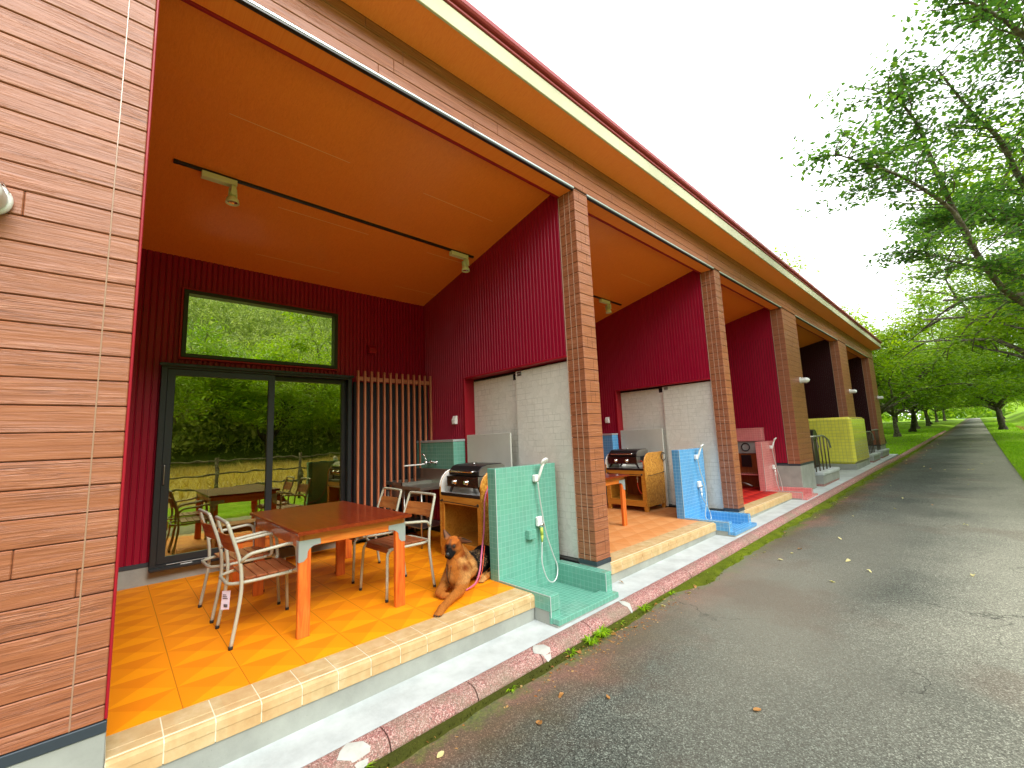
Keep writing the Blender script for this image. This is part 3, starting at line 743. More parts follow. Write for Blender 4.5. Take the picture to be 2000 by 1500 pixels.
m = MB(); frame(m, XB - .06, XB + .05, .522, 2.278, 2.422, 3.218, .045); wf = m.build('window', M['black'], B)
m = MB(); m.box(XB - .02, XB - .014, .565, 2.235, 2.465, 3.175, 0); m.build('pane', M['glass'], wf)
m = MB(); frame(m, XB - .08, XB + .09, .36, 2.47, .139, 2.33, .055); m.box(XB + .09, XB + .115, .34, 2.49, 2.30, 2.335, 0, .004); m.box(XB + .05, XB + .13, .36, 2.47, .139, .165, 0, .004)
door = m.build('sliding_glass_door', M['dframe'], B)
m = MB(); m.box(XB + .085, XB + .10, .50, 2.44, .185, .19, 0); m.build('track_line', M['silver'], door)
m = MB(); frame(m, XB + .025, XB + .075, .415, 1.485, .195, 2.275, .072)
dl = m.build('door_leaf', M['dframe'], door)
m = MB(); frame(m, XB - .05, XB + .005, 1.43, 2.415, .195, 2.275, .058); dr_ = m.build('door_leaf', M['black'], door)
m = MB(); m.box(XB + .045, XB + .051, .485, 1.415, .265, 2.205, 0); m.build('pane', M['glass2'], door)
m = MB(); m.box(XB - .03, XB - .024, 1.485, 2.36, .25, 2.22, 0); m.build('pane', M['glass2'], door)
m = MB(); m.tube(fillet([(XB + .076, .435, 1.02), (XB + .095, .435, 1.02), (XB + .095, .435, 1.22), (XB + .076, .435, 1.22)], .01), .006, 8); m.build('door_handle', M['steel'], door)
m = MB(); m.box(XB + .091, XB + .094, .62, .72, .152, .172, 0); m.box(XB + .091, XB + .094, .80, .90, .152, .172, 0); m.build('door_stop', M['white'], door)
# room behind the glass
m = MB(); X0 = -7.5
m.box(X0 - .1, X0, .06, 1.42, .1, 3.3, 0); m.box(X0 - .1, X0, 3.36, 3.75, .1, 3.3, 0); m.box(X0 - .1, X0, 1.42, 3.36, .1, .25, 0); m.box(X0 - .1, X0, 1.42, 3.36, 2.40, 3.3, 0)
m.box(X0, XB - .1, -.05, .05, .1, 3.65, 0); m.box(X0, XB - .1, 3.72, 3.8, .1, 3.65, 0)
m.box(XB - .1, XB - .03, y0, .36, .18, 3.63, 0); m.box(XB - .1, XB - .03, 2.47, 3.72, .1, 3.63, 0); m.box(XB - .1, XB - .03, .36, 2.47, 2.34, 2.41, 0); m.box(XB - .1, XB - .03, .36, 2.47, 3.23, 3.63, 0)
m.prism([(X0, 3.3), (XB - .05, 3.64), (XB - .05, 3.7), (X0, 3.4)], 'y', -.05, 3.8)
m.build('room_wall', M['room'], B)
m = MB(); m.box(X0, XB - .08, 0, 3.75, .05, .138, 0); m.build('room_floor', M['roomfloor'], B)
m = MB(); frame(m, X0 - .02, X0 + .03, 1.42, 3.36, .25, 2.40, .06); m.box(X0 - .015, X0 + .028, 2.36, 2.42, .3, 2.35, 0); m.build('window', M['black'], B)
# lattice screen
la = MB(); la.box(-3.105, -3.085, 2.50, 3.70, 2.26, 2.32, 0, .002); ls = la.build('lattice_screen', M['lattice'], B)
for k in range(13):
    yy = 2.515 + k * .0985
    if yy > 3.70: break
    m = MB(); m.box(-3.083, -3.045, yy - .013, yy + .013, .10, 2.40, 0, .002); m.build('slat', M['lattice'], ls)
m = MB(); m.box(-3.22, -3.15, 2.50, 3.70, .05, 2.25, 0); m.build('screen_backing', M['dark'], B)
m = MB(); m.prism([(XB, 2.70), (XB + .09, 2.70), (XB + .09, 2.77), (XB + .03, 2.82), (XB, 2.82)], 'y', 2.725, 2.845); m.build('wall_vent', M['maroon'], B)
for i in (0, 1):
    b = BAYS[i][1]; m = MB()
    m.prism([(b, 1.60), (b - .045, 1.60), (b - .05, 1.66), (b - .02, 1.72), (b, 1.72)], 'x', -2.44, -2.36); m.box(-2.425, -2.375, b - .053, b - .048, 1.615, 1.655, 0)
    m.build('outlet_cover', M['white'], B)

# terrace floors and steps
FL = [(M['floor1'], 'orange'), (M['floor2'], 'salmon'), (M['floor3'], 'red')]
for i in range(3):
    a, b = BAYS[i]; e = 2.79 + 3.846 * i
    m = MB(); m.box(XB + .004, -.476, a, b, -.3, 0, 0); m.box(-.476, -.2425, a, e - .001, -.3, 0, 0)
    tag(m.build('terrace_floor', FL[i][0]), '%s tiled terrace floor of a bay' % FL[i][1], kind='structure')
    a2 = .0605 if i == 0 else a
    stp = empty('terrace_step', (0, a2, 0), 0, ['tan tiled step edge in front of the orange floor', 'tan tiled step edge in front of the salmon floor', 'tan tiled step edge in front of the red floor'][i], 'step', 'tan tiled steps along the terraces')
    m = MB(); g = MB(); t = 0
    while a2 + t < e - .01:
        t1 = min(t + .206, e - a2); p, q = t + .0028, t1 - .0028
        m.prism([(-.2415, -.05), (-.2415, .001), (-.100, .001), (-.097, -.0015), (-.094, .001), (-.040, .001), (-.026, -.004), (-.014, -.0045), (.001, -.016), (.004, -.052), (.001, -.0535), (0, -.058), (.0005, -.109), (-.02, -.109), (-.02, -.05)], 'y', p, q)
        t = t1
    tl = m.build('step_tile', M['tan'], stp)
    g.box(-.24, -.0285, 0, e - a2, -.104, -.0006, 0); g.box(-.028, -.0012, 0, e - a2, -.104, -.0195, 0); g.prism([(-.0279, -.0194), (-.0279, -.006), (-.015, -.0065), (-.0013, -.0175), (-.0013, -.0194)], 'y', 0, e - a2); g.build('grout', M['grout'], stp)
    m = MB(); m.box(-.24, -.012, 0, e - a2 + .0, -.6, -.1095, 0, .003); m.build('riser', M['found'], stp)
for i in (3, 4):
    a, b = BAYS[i]
    m = MB(); m.box(XB, -1.95, a, b, -.3, .48, 0, .01); m.build('raised_floor', M['found'], B)

# ---------------------------------------------------------------- tiled shower stalls
def shower(k, mt, label, hose_label, seed):
    dz = (0, .045, .06)[k]
    S = empty('shower_stall', (-.54, 2.79 + 3.846 * k, 0), 0, label, 'shower stall', 'tiled outdoor shower stalls')
    ox, oy = .54, -2.79
    def bx(m, x0, x1, y0, y1, z0, z1, c=.006): m.box(x0 + ox, x1 + ox, y0 + oy, y1 + oy, z0, z1, 0, c)
    m = MB(); bx(m, -.60, -.475, 2.79, 3.68, -.25, 1.067); m.build('tiled_wall', mt, S)
    m = MB(); bx(m, -.4745, .185, 2.79, 2.908, -.11, .02); bx(m, .165, .184, 2.7915, 2.9065, -.199 + dz, -.111, 0); m.build('low_kerb_wall', mt, S)
    m = MB(); bx(m, -.4745, .175, 3.60, 3.70, -.199 + dz, .018); m.build('low_kerb_wall', mt, S)
    m = MB(); bx(m, -.4745, .17, 2.909, 3.599, -.199 + dz, -.185 + dz, .002); m.build('tray', mt, S)
    m = MB(); bx(m, .10, .265, 2.80, 3.67, -.20 + dz, -.152 + dz, .005); m.build('front_lip', mt, S)
    m = MB(); bx(m, .0, .255, 2.795, 3.665, -.42, -.2005 + dz, .003); bx(m, -.12, -.002, 2.797, 2.90, -.42, -.1115, .003); bx(m, -.001, .1645, 2.7965, 2.90, -.1995 + dz, -.1115, .0); m.build('plinth', M['found'], S)
    m = MB()
    m.box(-.476 + ox, -.4715 + ox, -.001, .006, 0, 1.06, 0); m.box(.183 + ox, .1875 + ox, -.001, .006, -.15, .018, 0); m.box(.172 + ox, .1775 + ox, .809, .815, -.15, .016, 0); m.box(-.47 + ox, .186 + ox, -.0015, .003, .014, .0205, 0)
    m.build('corner_trim', M['trim'], S)
    # hand shower, mixer and hose: a thing of its own
    T = empty('hand_shower', (-.475, 3.33 + 3.846 * k, .93), 0, hose_label, 'shower set', 'hand showers on the tiled stalls')
    m = MB(); m.box(0, .055, -.03, .03, -.04, .035, 0, .01); m.build('holder', M['white'], T)
    m = MB(); hd = [(.05, .01, -.03), (.065, .03, .05), (.08, .045, .11), (.10, .055, .165)]
    m.tube(hd, [.012, .015, .016, .014], 10)
    ax = Vector((.75, .1, -.62)).normalized(); o = Vector((.10, .055, .175)) - ax * .012
    m.lathe([(0, 0), (.028, .002), (.048, .014), (.052, .03), (.046, .034), (0, .034)], o, ax, 18); m.build('shower_head', M['white'], T)
    m = MB(); zv = -.47
    m.box(0, .045, -.01, .075, zv - .03, zv + .07, 0, .01); m.build('mixer', M['white'], T)
    m = MB(); m.lathe([(0, 0), (.03, 0), (.032, .02), (.024, .035), (0, .036)], (.035, .035, zv - .01), (.8, 0, -.35), 16); m.build('knob', M['chrome'], T)
    m = MB(); m.tube([(.045, .03, zv - .03), (.048, .035, zv - .12)], [.018, .016], 8); m.tube([(.048, .035, zv - .12), (.048, .03, zv - .19)], [.016, .007], 8); m.build('hose_coupling', [M['white'], M['rubber'], mat('yellow_green_coupling', (.45, .55, .08), .5)][2 if k == 0 else 0], T)
    zt = -.93 - .19 + dz + .02
    if k == 0: path = [(.045, .01, -.04), (.05, .03, -.25), (.06, .08, -.55), (.075, .15, -.78), (.10, .19, -.92), (.12, .15, -1.02), (.12, .08, -1.055), (.10, .02, -1.0), (.075, -.01, -.86), (.055, .015, -.74), (.05, .03, -.66)]
    elif k == 1: path = [(.045, .01, -.04), (.05, .04, -.2), (.07, .10, -.42), (.09, .11, -.55), (.09, .08, -.75), (.08, .02, -.95), (.11, .05, -1.03), (.12, .14, -1.0), (.09, .14, -.85), (.06, .07, -.72), (.05, .03, -.66)]
    else: path = [(.045, .01, -.04), (.05, .05, -.25), (.07, .1, -.5), (.09, .17, -.7), (.11, .18, -.92), (.12, .13, -1.02), (.1, .06, -1.0), (.07, .02, -.85), (.05, .03, -.66)]
    pts = []
    for q in range(len(path) - 1):
        p0 = Vector(path[max(0, q - 1)]); p1 = Vector(path[q]); p2 = Vector(path[q + 1]); p3 = Vector(path[min(len(path) - 1, q + 2)])
        for s_ in range(6):
            t = s_ / 6; pts.append(.5 * ((2 * p1) + (-p0 + p2) * t + (2 * p0 - 5 * p1 + 4 * p2 - p3) * t * t + (-p0 + 3 * p1 - 3 * p2 + p3) * t ** 3))
    pts.append(Vector(path[-1]))
    for p in pts: p.z = max(p.z, zt)
    m = MB(); m.tube(pts, .0072, 8); m.build('hose', M['hose'], T)
    if k == 0:
        f = empty('foot_rest', (-.475, 3.20, .375), 0, 'small mint tiled ledge on the mint shower wall below the white mixer', 'ledge')
        m = MB(); m.box(0, .06, -.03, .07, -.05, .045, 0, .005); m.build('ledge_block', mt, f)
shower(0, M['mint'], 'mint green mosaic shower stall with low tray beside the lying dog', 'white hand shower with looped hose on the mint mosaic wall', 1)
shower(1, M['blue'], 'blue mosaic shower stall with low tray in front of the second pillar', 'white hand shower and hose on the blue mosaic wall', 2)
shower(2, M['pink'], 'pink mosaic shower stall with low tray beside the red floor', 'white hand shower and hose on the pink mosaic wall', 3)

# ---------------------------------------------------------------- rear kitchens: tiled ledge + sink
def catmull(path, n=6):
    out = []
    for q in range(len(path) - 1):
        p0 = Vector(path[max(0, q - 1)]); p1 = Vector(path[q]); p2 = Vector(path[q + 1]); p3 = Vector(path[min(len(path) - 1, q + 2)])
        for s_ in range(n):
            t = s_ / n; out.append(.5 * ((2 * p1) + (-p0 + p2) * t + (2 * p0 - 5 * p1 + 4 * p2 - p3) * t * t + (-p0 + 3 * p1 - 3 * p2 + p3) * t ** 3))
    out.append(Vector(path[-1])); return out
def tiled_ledge(k, mt, label):
    b = BAYS[k][1]
    x1 = -2.178 if k < 2 else -.66
    o = empty('tiled_ledge', (-2.7 if k < 2 else -1.2, b, 0), 0, label, 'tiled ledge', 'tiled ledges on the side walls')
    ox = 2.7 if k < 2 else 1.2
    m = MB(); m.box(-3.22 + ox, x1 + ox, -.21, -.008, .95 if k == 0 else (0 if k == 1 else 1.07), 1.345, 0, .004); m.build('tiled_block', mt, o)
    m = MB(); m.box(-3.22 + ox, x1 + ox + .006, -.217, -.007, 1.3455, 1.378, 0, .004); m.build('cap', M['silver'] if k < 2 else mt, o)
tiled_ledge(0, M['mint'], 'mint mosaic ledge with metal cap above the steel sink')
tiled_ledge(1, M['blue'], 'blue mosaic ledge on the far wall of the salmon bay')
tiled_ledge(2, M['pink'], 'pink mosaic ledge on the wall of the red bay')
def sink():
    o = empty('steel_sink', (-2.7, 3.25, 0), 0, 'stainless steel sink unit on thin legs under the mint mosaic ledge', 'sink')
    m = MB(); x0, x1, a, b, z = -.48, .50, -.27, .22, .80
    m.box(x0, x1, b - .012, b + .012, .70, .97, 0, .003); m.build('splashback', M['steel'], o)
    m = MB(); frame_y = [(x0, x0 + .06), (x0 + .52, x1)]
    m.box(x0, x0 + .05, a, b - .013, z - .035, z + .012, 0, .004); m.box(x0 + .50, x1, a, b - .013, z - .075, z - .03, 0, .004)
    m.box(x0 + .05, x0 + .50, a, a + .03, z - .035, z + .012, 0, .004); m.box(x0 + .05, x0 + .50, b - .04, b - .013, z - .035, z + .012, 0, .004)
    m.box(x0 + .46, x0 + .4995, a, b - .014, z - .036, z + .012, 0, .004)
    m.box(x0 + .05, x0 + .46, a + .03, b - .04, z - .20, z - .19, 0)
    m.box(x0 + .045, x0 + .05, a + .03, b - .04, z - .2, z - .035, 0); m.box(x0 + .455, x0 + .459, a + .03, b - .04, z - .2, z - .036, 0); m.box(x0 + .05, x0 + .45, a + .026, a + .03, z - .2, z - .035, 0)
    m.build('basin', M['steel'], o)
    for (lx_, ly_) in ((x0 + .03, a + .03), (x1 - .03, a + .03), (x0 + .03, b - .03), (x1 - .03, b - .03), (x0 + .5, a + .03)):
        m = MB(); m.tube([(lx_, ly_, 0), (lx_, ly_, z - .075)], .014, 8); m.build('leg', M['steel'], o)
    m = MB(); m.box(x0 + .03, x1 - .03, a + .02, b - .03, .24, .255, 0); m.build('shelf', M['steel'], o)
    f = empty('wall_faucet', (-2.75, 3.495, 1.06), 0, 'chrome wall mounted tap with long spout over the sink', 'tap')
    m = MB(); m.lathe([(0, 0), (.028, 0), (.028, .012), (.014, .02), (.014, .06), (.022, .065), (.022, .11), (0, .115)], (0, 0, 0), (0, -1, 0), 14); m.build('body', M['chrome'], f)
    m = MB(); m.lathe([(0, 0), (.028, 0), (.028, .012), (.014, .02), (.014, .06), (0, .06)], (.15, 0, 0), (0, -1, 0), 14); m.tube([(0, -.06, 0), (.15, -.06, 0)], .014, 8); m.build('side_inlet', M['chrome'], f)
    m = MB(); m.tube(catmull([(0, -.09, -.01), (-.03, -.14, -.025), (-.08, -.22, -.03), (-.16, -.36, -.035)]), .010, 8); m.build('spout', M['white'], f)
    m = MB(); m.tube([(-.0, -.085, .03), (-.015, -.10, .10), (-.03, -.14, .13)], [.012, .009, .007], 8); m.build('lever', M['chrome'], f)
sink()
def splash_board(k, label):
    b = BAYS[k][1]
    o = empty('splash_board', (-1.65, b - .02, 0), 0, label, 'board', 'grey splash boards behind the grill cabinets')
    m = MB(); m.box(-.45, .45, -.012, .012, .02, 1.43, 0, .003); m.build('board', M['grey_board'], o)
    for s_ in (-1, 1):
        m = MB(); m.box(s_ * .40 - .02, s_ * .40 + .02, -.05, .012, 0, .02, 0, .002); m.build('foot', M['black'], o)
splash_board(0, 'plain grey board standing behind the grill in the orange bay')
splash_board(1, 'plain grey board standing behind the grill in the salmon bay')

# ---------------------------------------------------------------- grill cabinets and grills
def cabinet(k, x0, label):
    yb = 3.01 + 3.846 * k; W_, D_, ZC = .82, .68, .73
    o = empty('grill_cabinet', (x0 + W_ / 2, yb + D_ / 2, 0), 0, label, 'cabinet', 'strand board grill cabinets')
    hx, hy = W_ / 2, D_ / 2
    prof = [(-hy, .085)] + [(-hy, .80)] + [(-hy + .2 + .2 * math.cos(R(180 - 90 * i / 8)), .80 + .2 * math.sin(R(180 - 90 * i / 8))) for i in range(1, 9)] + [(hy, 1.005), (hy, .085)]
    for s_ in (-1, 1):
        m = MB(); xo = s_ * (hx - .011)
        m.prism(prof, 'x', xo - .011, xo + .011); p = m.build('side_panel', M['osb'], o)
        m = MB(); prof2 = [(a + (.012 if a < 0 else 0) * 0, b) for a, b in prof if b > .7]
        prof2 = [(-hy + .002, ZC)] + [q for q in prof if q[1] >= .8] + [(hy, ZC)]
        xi = s_ * (hx - .022)
        m.prism([(a * .985, b - .004) for a, b in prof2], 'x', xi - s_ * .004, xi - s_ * .0005); m.build('liner', M['white'], p)
        m = MB(); ed = [(a - .0, b) for a, b in prof[1:-1]]
        m.tube([(xo, a, b + .001) for a, b in ed], .0118, 6); m.build('edge_band', M['pine'] if s_ > 0 else M['white'], p)
    m = MB(); m.box(-hx + .027, hx - .027, -hy + .012, hy - .02, ZC - .005, ZC + .01, 0, .002); m.build('counter_top', M['white'], o)
    m = MB(); m.box(-hx + .022, hx - .022, -hy + .002, -hy + .012, ZC - .025, ZC + .012, 0, .002); m.build('counter_edge', M['black'], o)
    m = MB(); m.box(-hx + .022, hx - .022, -hy + .004, -hy + .024, ZC - .12, ZC - .026, 0, .003); m.build('top_rail', M['pine'], o)
    m = MB(); m.box(-hx + .022, hx - .022, -hy + .004, -hy + .024, .085, .19, 0, .003); m.build('bottom_rail', M['pine'], o)
    for s_ in (-1, 1):
        m = MB(); m.box(s_ * (hx - .022), s_ * (hx - .085), -hy + .004, -hy + .024, .1905, ZC - .1205, 0, .003); m.build('stile', M['pine'], o)
    m = MB(); m.box(-hx + .022, hx - .022, -hy + .025, hy - .02, .17, .188, 0); m.build('shelf', M['pine'], o)
    m = MB(); m.box(-hx + .022, hx - .022, hy - .02, hy - .008, .085, ZC - .006, 0); m.build('back_panel', M['inner_ply'], o)
    for s_ in (-1, 1):
        m = MB(); m.box(s_ * (hx - .0225), s_ * (hx - .027), -hy + .025, hy - .021, .19, ZC - .006, 0); m.build('inner_panel', M['pine'], o)
    for sx in (-1, 1):
        for sy in (-1, 1):
            m = MB(); m.box(sx * (hx - .005), sx * (hx - .07), sy * (hy - .005), sy * (hy - .065), 0, .084, 0, .003); m.build('foot', M['pine'], o)
    m = MB(); zz = ZC - .085; m.tube(fillet([(-hx + .05, -hy + .003, zz), (-hx + .05, -hy - .035, zz), (hx - .07, -hy - .035, zz - .012), (hx - .07, -hy + .003, zz - .012)], .012), .0055, 8)
    for xx in (-hx + .05, hx - .07): m.lathe([(0, 0), (.018, 0), (.018, .004), (0, .005)], (xx, -hy + .003, zz - (.012 if xx > 0 else 0)), (0, -1, 0), 12)
    m.build('towel_rail', M['black'], o)
    m = MB(); m.tube(fillet([(hx, -hy + .10, zz - .03), (hx + .04, -hy + .10, zz - .03), (hx + .04, hy - .06, zz - .0), (hx, hy - .06, zz - .0)], .012), .0055, 8)
    m.build('towel_rail', M['black'], o)
    m = MB(); c0 = Vector((hx + .03, hy - .05, .92))
    m.tube([c0 + Vector((.02 * math.cos(R(a)) * 0, math.cos(R(a)) * .072, math.sin(R(a)) * .072)) for a in range(40, 341, 15)], .0085, 8); m.tube([(hx, hy - .05, 1.0 - .008), (hx + .03, hy - .05, .992)], .007, 8)
    m.build('hook_ring', M['black'], o)
    return o
def grill(k, x, label):
    y = 3.05 + 3.846 * k + .21; z = .741
    o = empty('gas_grill', (x, y, z), 0, label, 'gas grill', 'tabletop gas grills')
    w_, d_ = .29, .20
    m = MB(); m.prism([(-d_, .10), (-d_ - .01, .20), (d_, .20), (d_, .08)], 'x', -w_, w_); o1 = m.build('body', M['black'], o)
    m = MB(); m.prism([(-d_ - .03, .075), (-d_ - .035, .195), (-d_ - .012, .20), (-d_ - .005, .085)], 'x', -w_ - .01, w_ + .01); cp = m.build('control_panel', mat('brown_black_enamel', (.03, .014, .01), .2, coat=.6), o)
    for xx in (-.13, .10):
        kb_ = MB(); kb_.lathe([(0, 0), (.034, 0), (.034, .006), (.024, .008), (.022, .03), (.017, .036), (0, .036)], (xx, -d_ - .032, .135), (0, -1, 0), 18); kb_.box(xx - .005, xx + .005, -d_ - .078, -d_ - .06, .115, .155, 0, .003); kb_.build('knob', M['chrome'], cp)
    m = MB(); m.prism([(-d_ - .012, .206), (-d_ - .008, .26), (-d_ + .05, .315), (-d_ + .12, .33), (d_ - .06, .335), (d_, .30), (d_, .206)], 'x', -w_, w_)
    lid = m.build('lid', M['black'], o); bv_ = lid.modifiers.new('b', 'BEVEL'); bv_.width = .008; bv_.segments = 3; bv_.limit_method = 'ANGLE'
    m = MB()
    for s_ in (-1, 1): m.prism([(-d_ - .004, .21), (-d_ + .0, .258), (-d_ + .055, .308), (-d_ + .12, .323), (d_ - .06, .328), (d_ - .006, .296), (d_ - .006, .21)], 'x', s_ * (w_ + .0015), s_ * (w_ + .008))
    m.build('lid_end', M['steel'], lid)
    m = MB(); m.tube(fillet([(-.22, -d_ + .01, .262), (-.22, -d_ - .05, .255), (.22, -d_ - .05, .255), (.22, -d_ + .01, .262)], .02), .011, 10); m.build('lid_handle', M['chrome'], lid)
    m = MB(); m.lathe([(0, 0), (.02, 0), (.02, .012), (0, .014)], (.02, -.06, .332), (0, 0, 1), 12); m.build('thermometer', M['chrome'], lid)
    m = MB()
    m.box(w_ + .001, w_ + .012, -d_ - .02, -d_ + .10, .09, .20, 0, .002)
    m.build('side_grille', M['steel'], o)
    for sx in (-1, 1):
        for sy in (-1, 1):
            m = MB(); m.prism([(sx * (w_ - .09), .11), (sx * (w_ - .03), .11), (sx * (w_ + .03), .0), (sx * (w_ + .0), .0), (sx * (w_ - .05), .07)], 'y', sy * (d_ - .02) - .008, sy * (d_ - .02) + .008); m.build('leg', M['black'], o)
    m = MB(); m.tube(catmull([(w_ + .01, -.10, .12), (w_ + .06, -.13, .12), (w_ + .095, -.16, .08), (w_ + .10, -.17, 0.0), (w_ + .09, -.15, -.10), (w_ + .08, -.10, -.28), (w_ + .05, -.07, -.40), (w_ - .0, -.07, -.46), (w_ - .06, -.08, -.42), (w_ - .085, -.09, -.32), (w_ - .085, -.09, -.26)]), .009, 8); h = m.build('gas_hose', M['orange_hose'], o)
    m = MB(); m.tube([(w_ - .085, -.09, -.26), (w_ - .085, -.09, -.20)], .008, 8); m.tube([(w_ - .085, -.09, -.20), (w_ - .085, -.09, -.155)], .013, 8); m.build('coupling', M['white'], h)
    m = MB(); m.lathe([(0, 0), (.018, 0), (.018, .05), (0, .05)], (w_ - .03, .12, -.18), (0, -1, 0), 12); m.tube([(w_ - .03, .08, -.18), (w_ - .085, -.02, -.16), (w_ - .085, -.09, -.16)], .006, 6); m.build('gas_tap', M['steel'], h)
    return o
cabinet(0, -1.80, 'strand board cabinet carrying the grill behind the dog')
cabinet(1, -2.05, 'strand board cabinet carrying the grill beside the blue shower')
grill(0, -1.36, 'black tabletop gas grill on the cabinet in the orange bay')
grill(1, -1.69, 'black tabletop gas grill on the cabinet in the salmon bay')
# cabinet with grey backboard in the red bay
o = empty('oven_cabinet', (-1.15, 10.95, 0), 0, 'dark red-brown cabinet with grey top board and black ring in the red bay', 'cabinet')
m = MB(); m.box(-.55, .42, .30, .32, 0, 1.08, 0); m.build('back_panel', M['inner_ply'], o)
m = MB(); m.box(-.55, .42, .27, .298, .78, 1.07, 0, .004); m.build('grey_board', M['found'], o)
m = MB(); m.box(-.55, .42, -.1, .298, .30, .325, 0, .003); m.build('shelf', M['pink'], o)
m = MB(); m.box(-.02, .20, .24, .268, .46, .74, 0, .004); m.build('dark_hatch', M['black'], o)
m = MB(); m.tube([(.10 + .09 * math.cos(R(a)), .255, .93 + .09 * math.sin(R(a))) for a in range(0, 360, 20)], .012, 8, closed=True); m.build('ring', M['black'], o)
m = MB(); m.tube(catmull([(-.15, 0, .04), (.05, -.03, .12), (.25, 0, .04)]), .018, 8); m.build('bowl_rim', M['steel'], o)

# ---------------------------------------------------------------- tables
def table(loc, label):
    o = empty('dining_table', loc, 0, label, 'table', 'wooden terrace tables')
    LX, LY, Z = .735, .457, .75
    m = MB(); m.prism([(-LY, Z - .012), (-LY + .004, Z - .003), (-LY + .012, Z), (LY - .012, Z), (LY - .004, Z - .003), (LY, Z - .012), (LY - .006, Z - .026), (-LY + .006, Z - .026)], 'x', -LX, LX)
    m.build('tabletop', M['top_wood'], o)
    ax, ay = LX - .075, LY - .035
    for s_ in (-1, 1):
        m = MB(); m.box(-ax, ax, s_ * ay, s_ * (ay - .028), Z - .125, Z - .0265, 0, .003); m.build('apron', M['frame_wood'], o)
        m = MB(); m.box(s_ * ax, s_ * (ax - .028), -ay + .029, ay - .029, Z - .125, Z - .0265, 0, .003); m.build('apron', M['frame_wood'], o)
    for sx in (-1, 1):
        for sy in (-1, 1):
            m = MB(); m.box(sx * (ax + .004), sx * (ax - .036), sy * (ay + .004), sy * (ay - .082), 0, Z - .1255, 0, .003)
            lg = m.build('leg', M['leg_wood'], o)
            m = MB(); xx = sx * (ax + .005)
            y1_ = sy * (ay + .0055)
            pr_ = [(y1_, Z - .075), (y1_ - sy * .150, Z - .078), (y1_ - sy * .152, Z - .118), (y1_ - sy * .105, Z - .122)] + [(y1_ - sy * (.105 - .045 * math.sin(R(a))), Z - .173 + .045 * math.cos(R(a))) for a in (20, 45, 70, 90)] + [(y1_ - sy * .058, Z - .20), (y1_ - sy * .035, Z - .225), (y1_, Z - .228)]
            m.prism(pr_, 'x', xx, xx + sx * .0022)
            for q in range(3): m.box(xx + sx * .0022, xx + sx * .0034, y1_ - sy * .02, y1_ - sy * .155, Z - .088 - q * .010, Z - .0915 - q * .010, 0)
            yy = sy * (ay + .0062)
            m.box(xx + sx * .001, xx - sx * .05, yy, yy + sy * .002, Z - .225, Z - .075, 0)
            m.build('bracket', M['galv'], lg)
    return o
table((-1.315, 1.473, 0), 'reddish varnished wooden table with metal corner brackets on the orange floor')
table((-1.595, 5.32, 0), 'wooden table with one bracketed leg showing behind the first pillar')

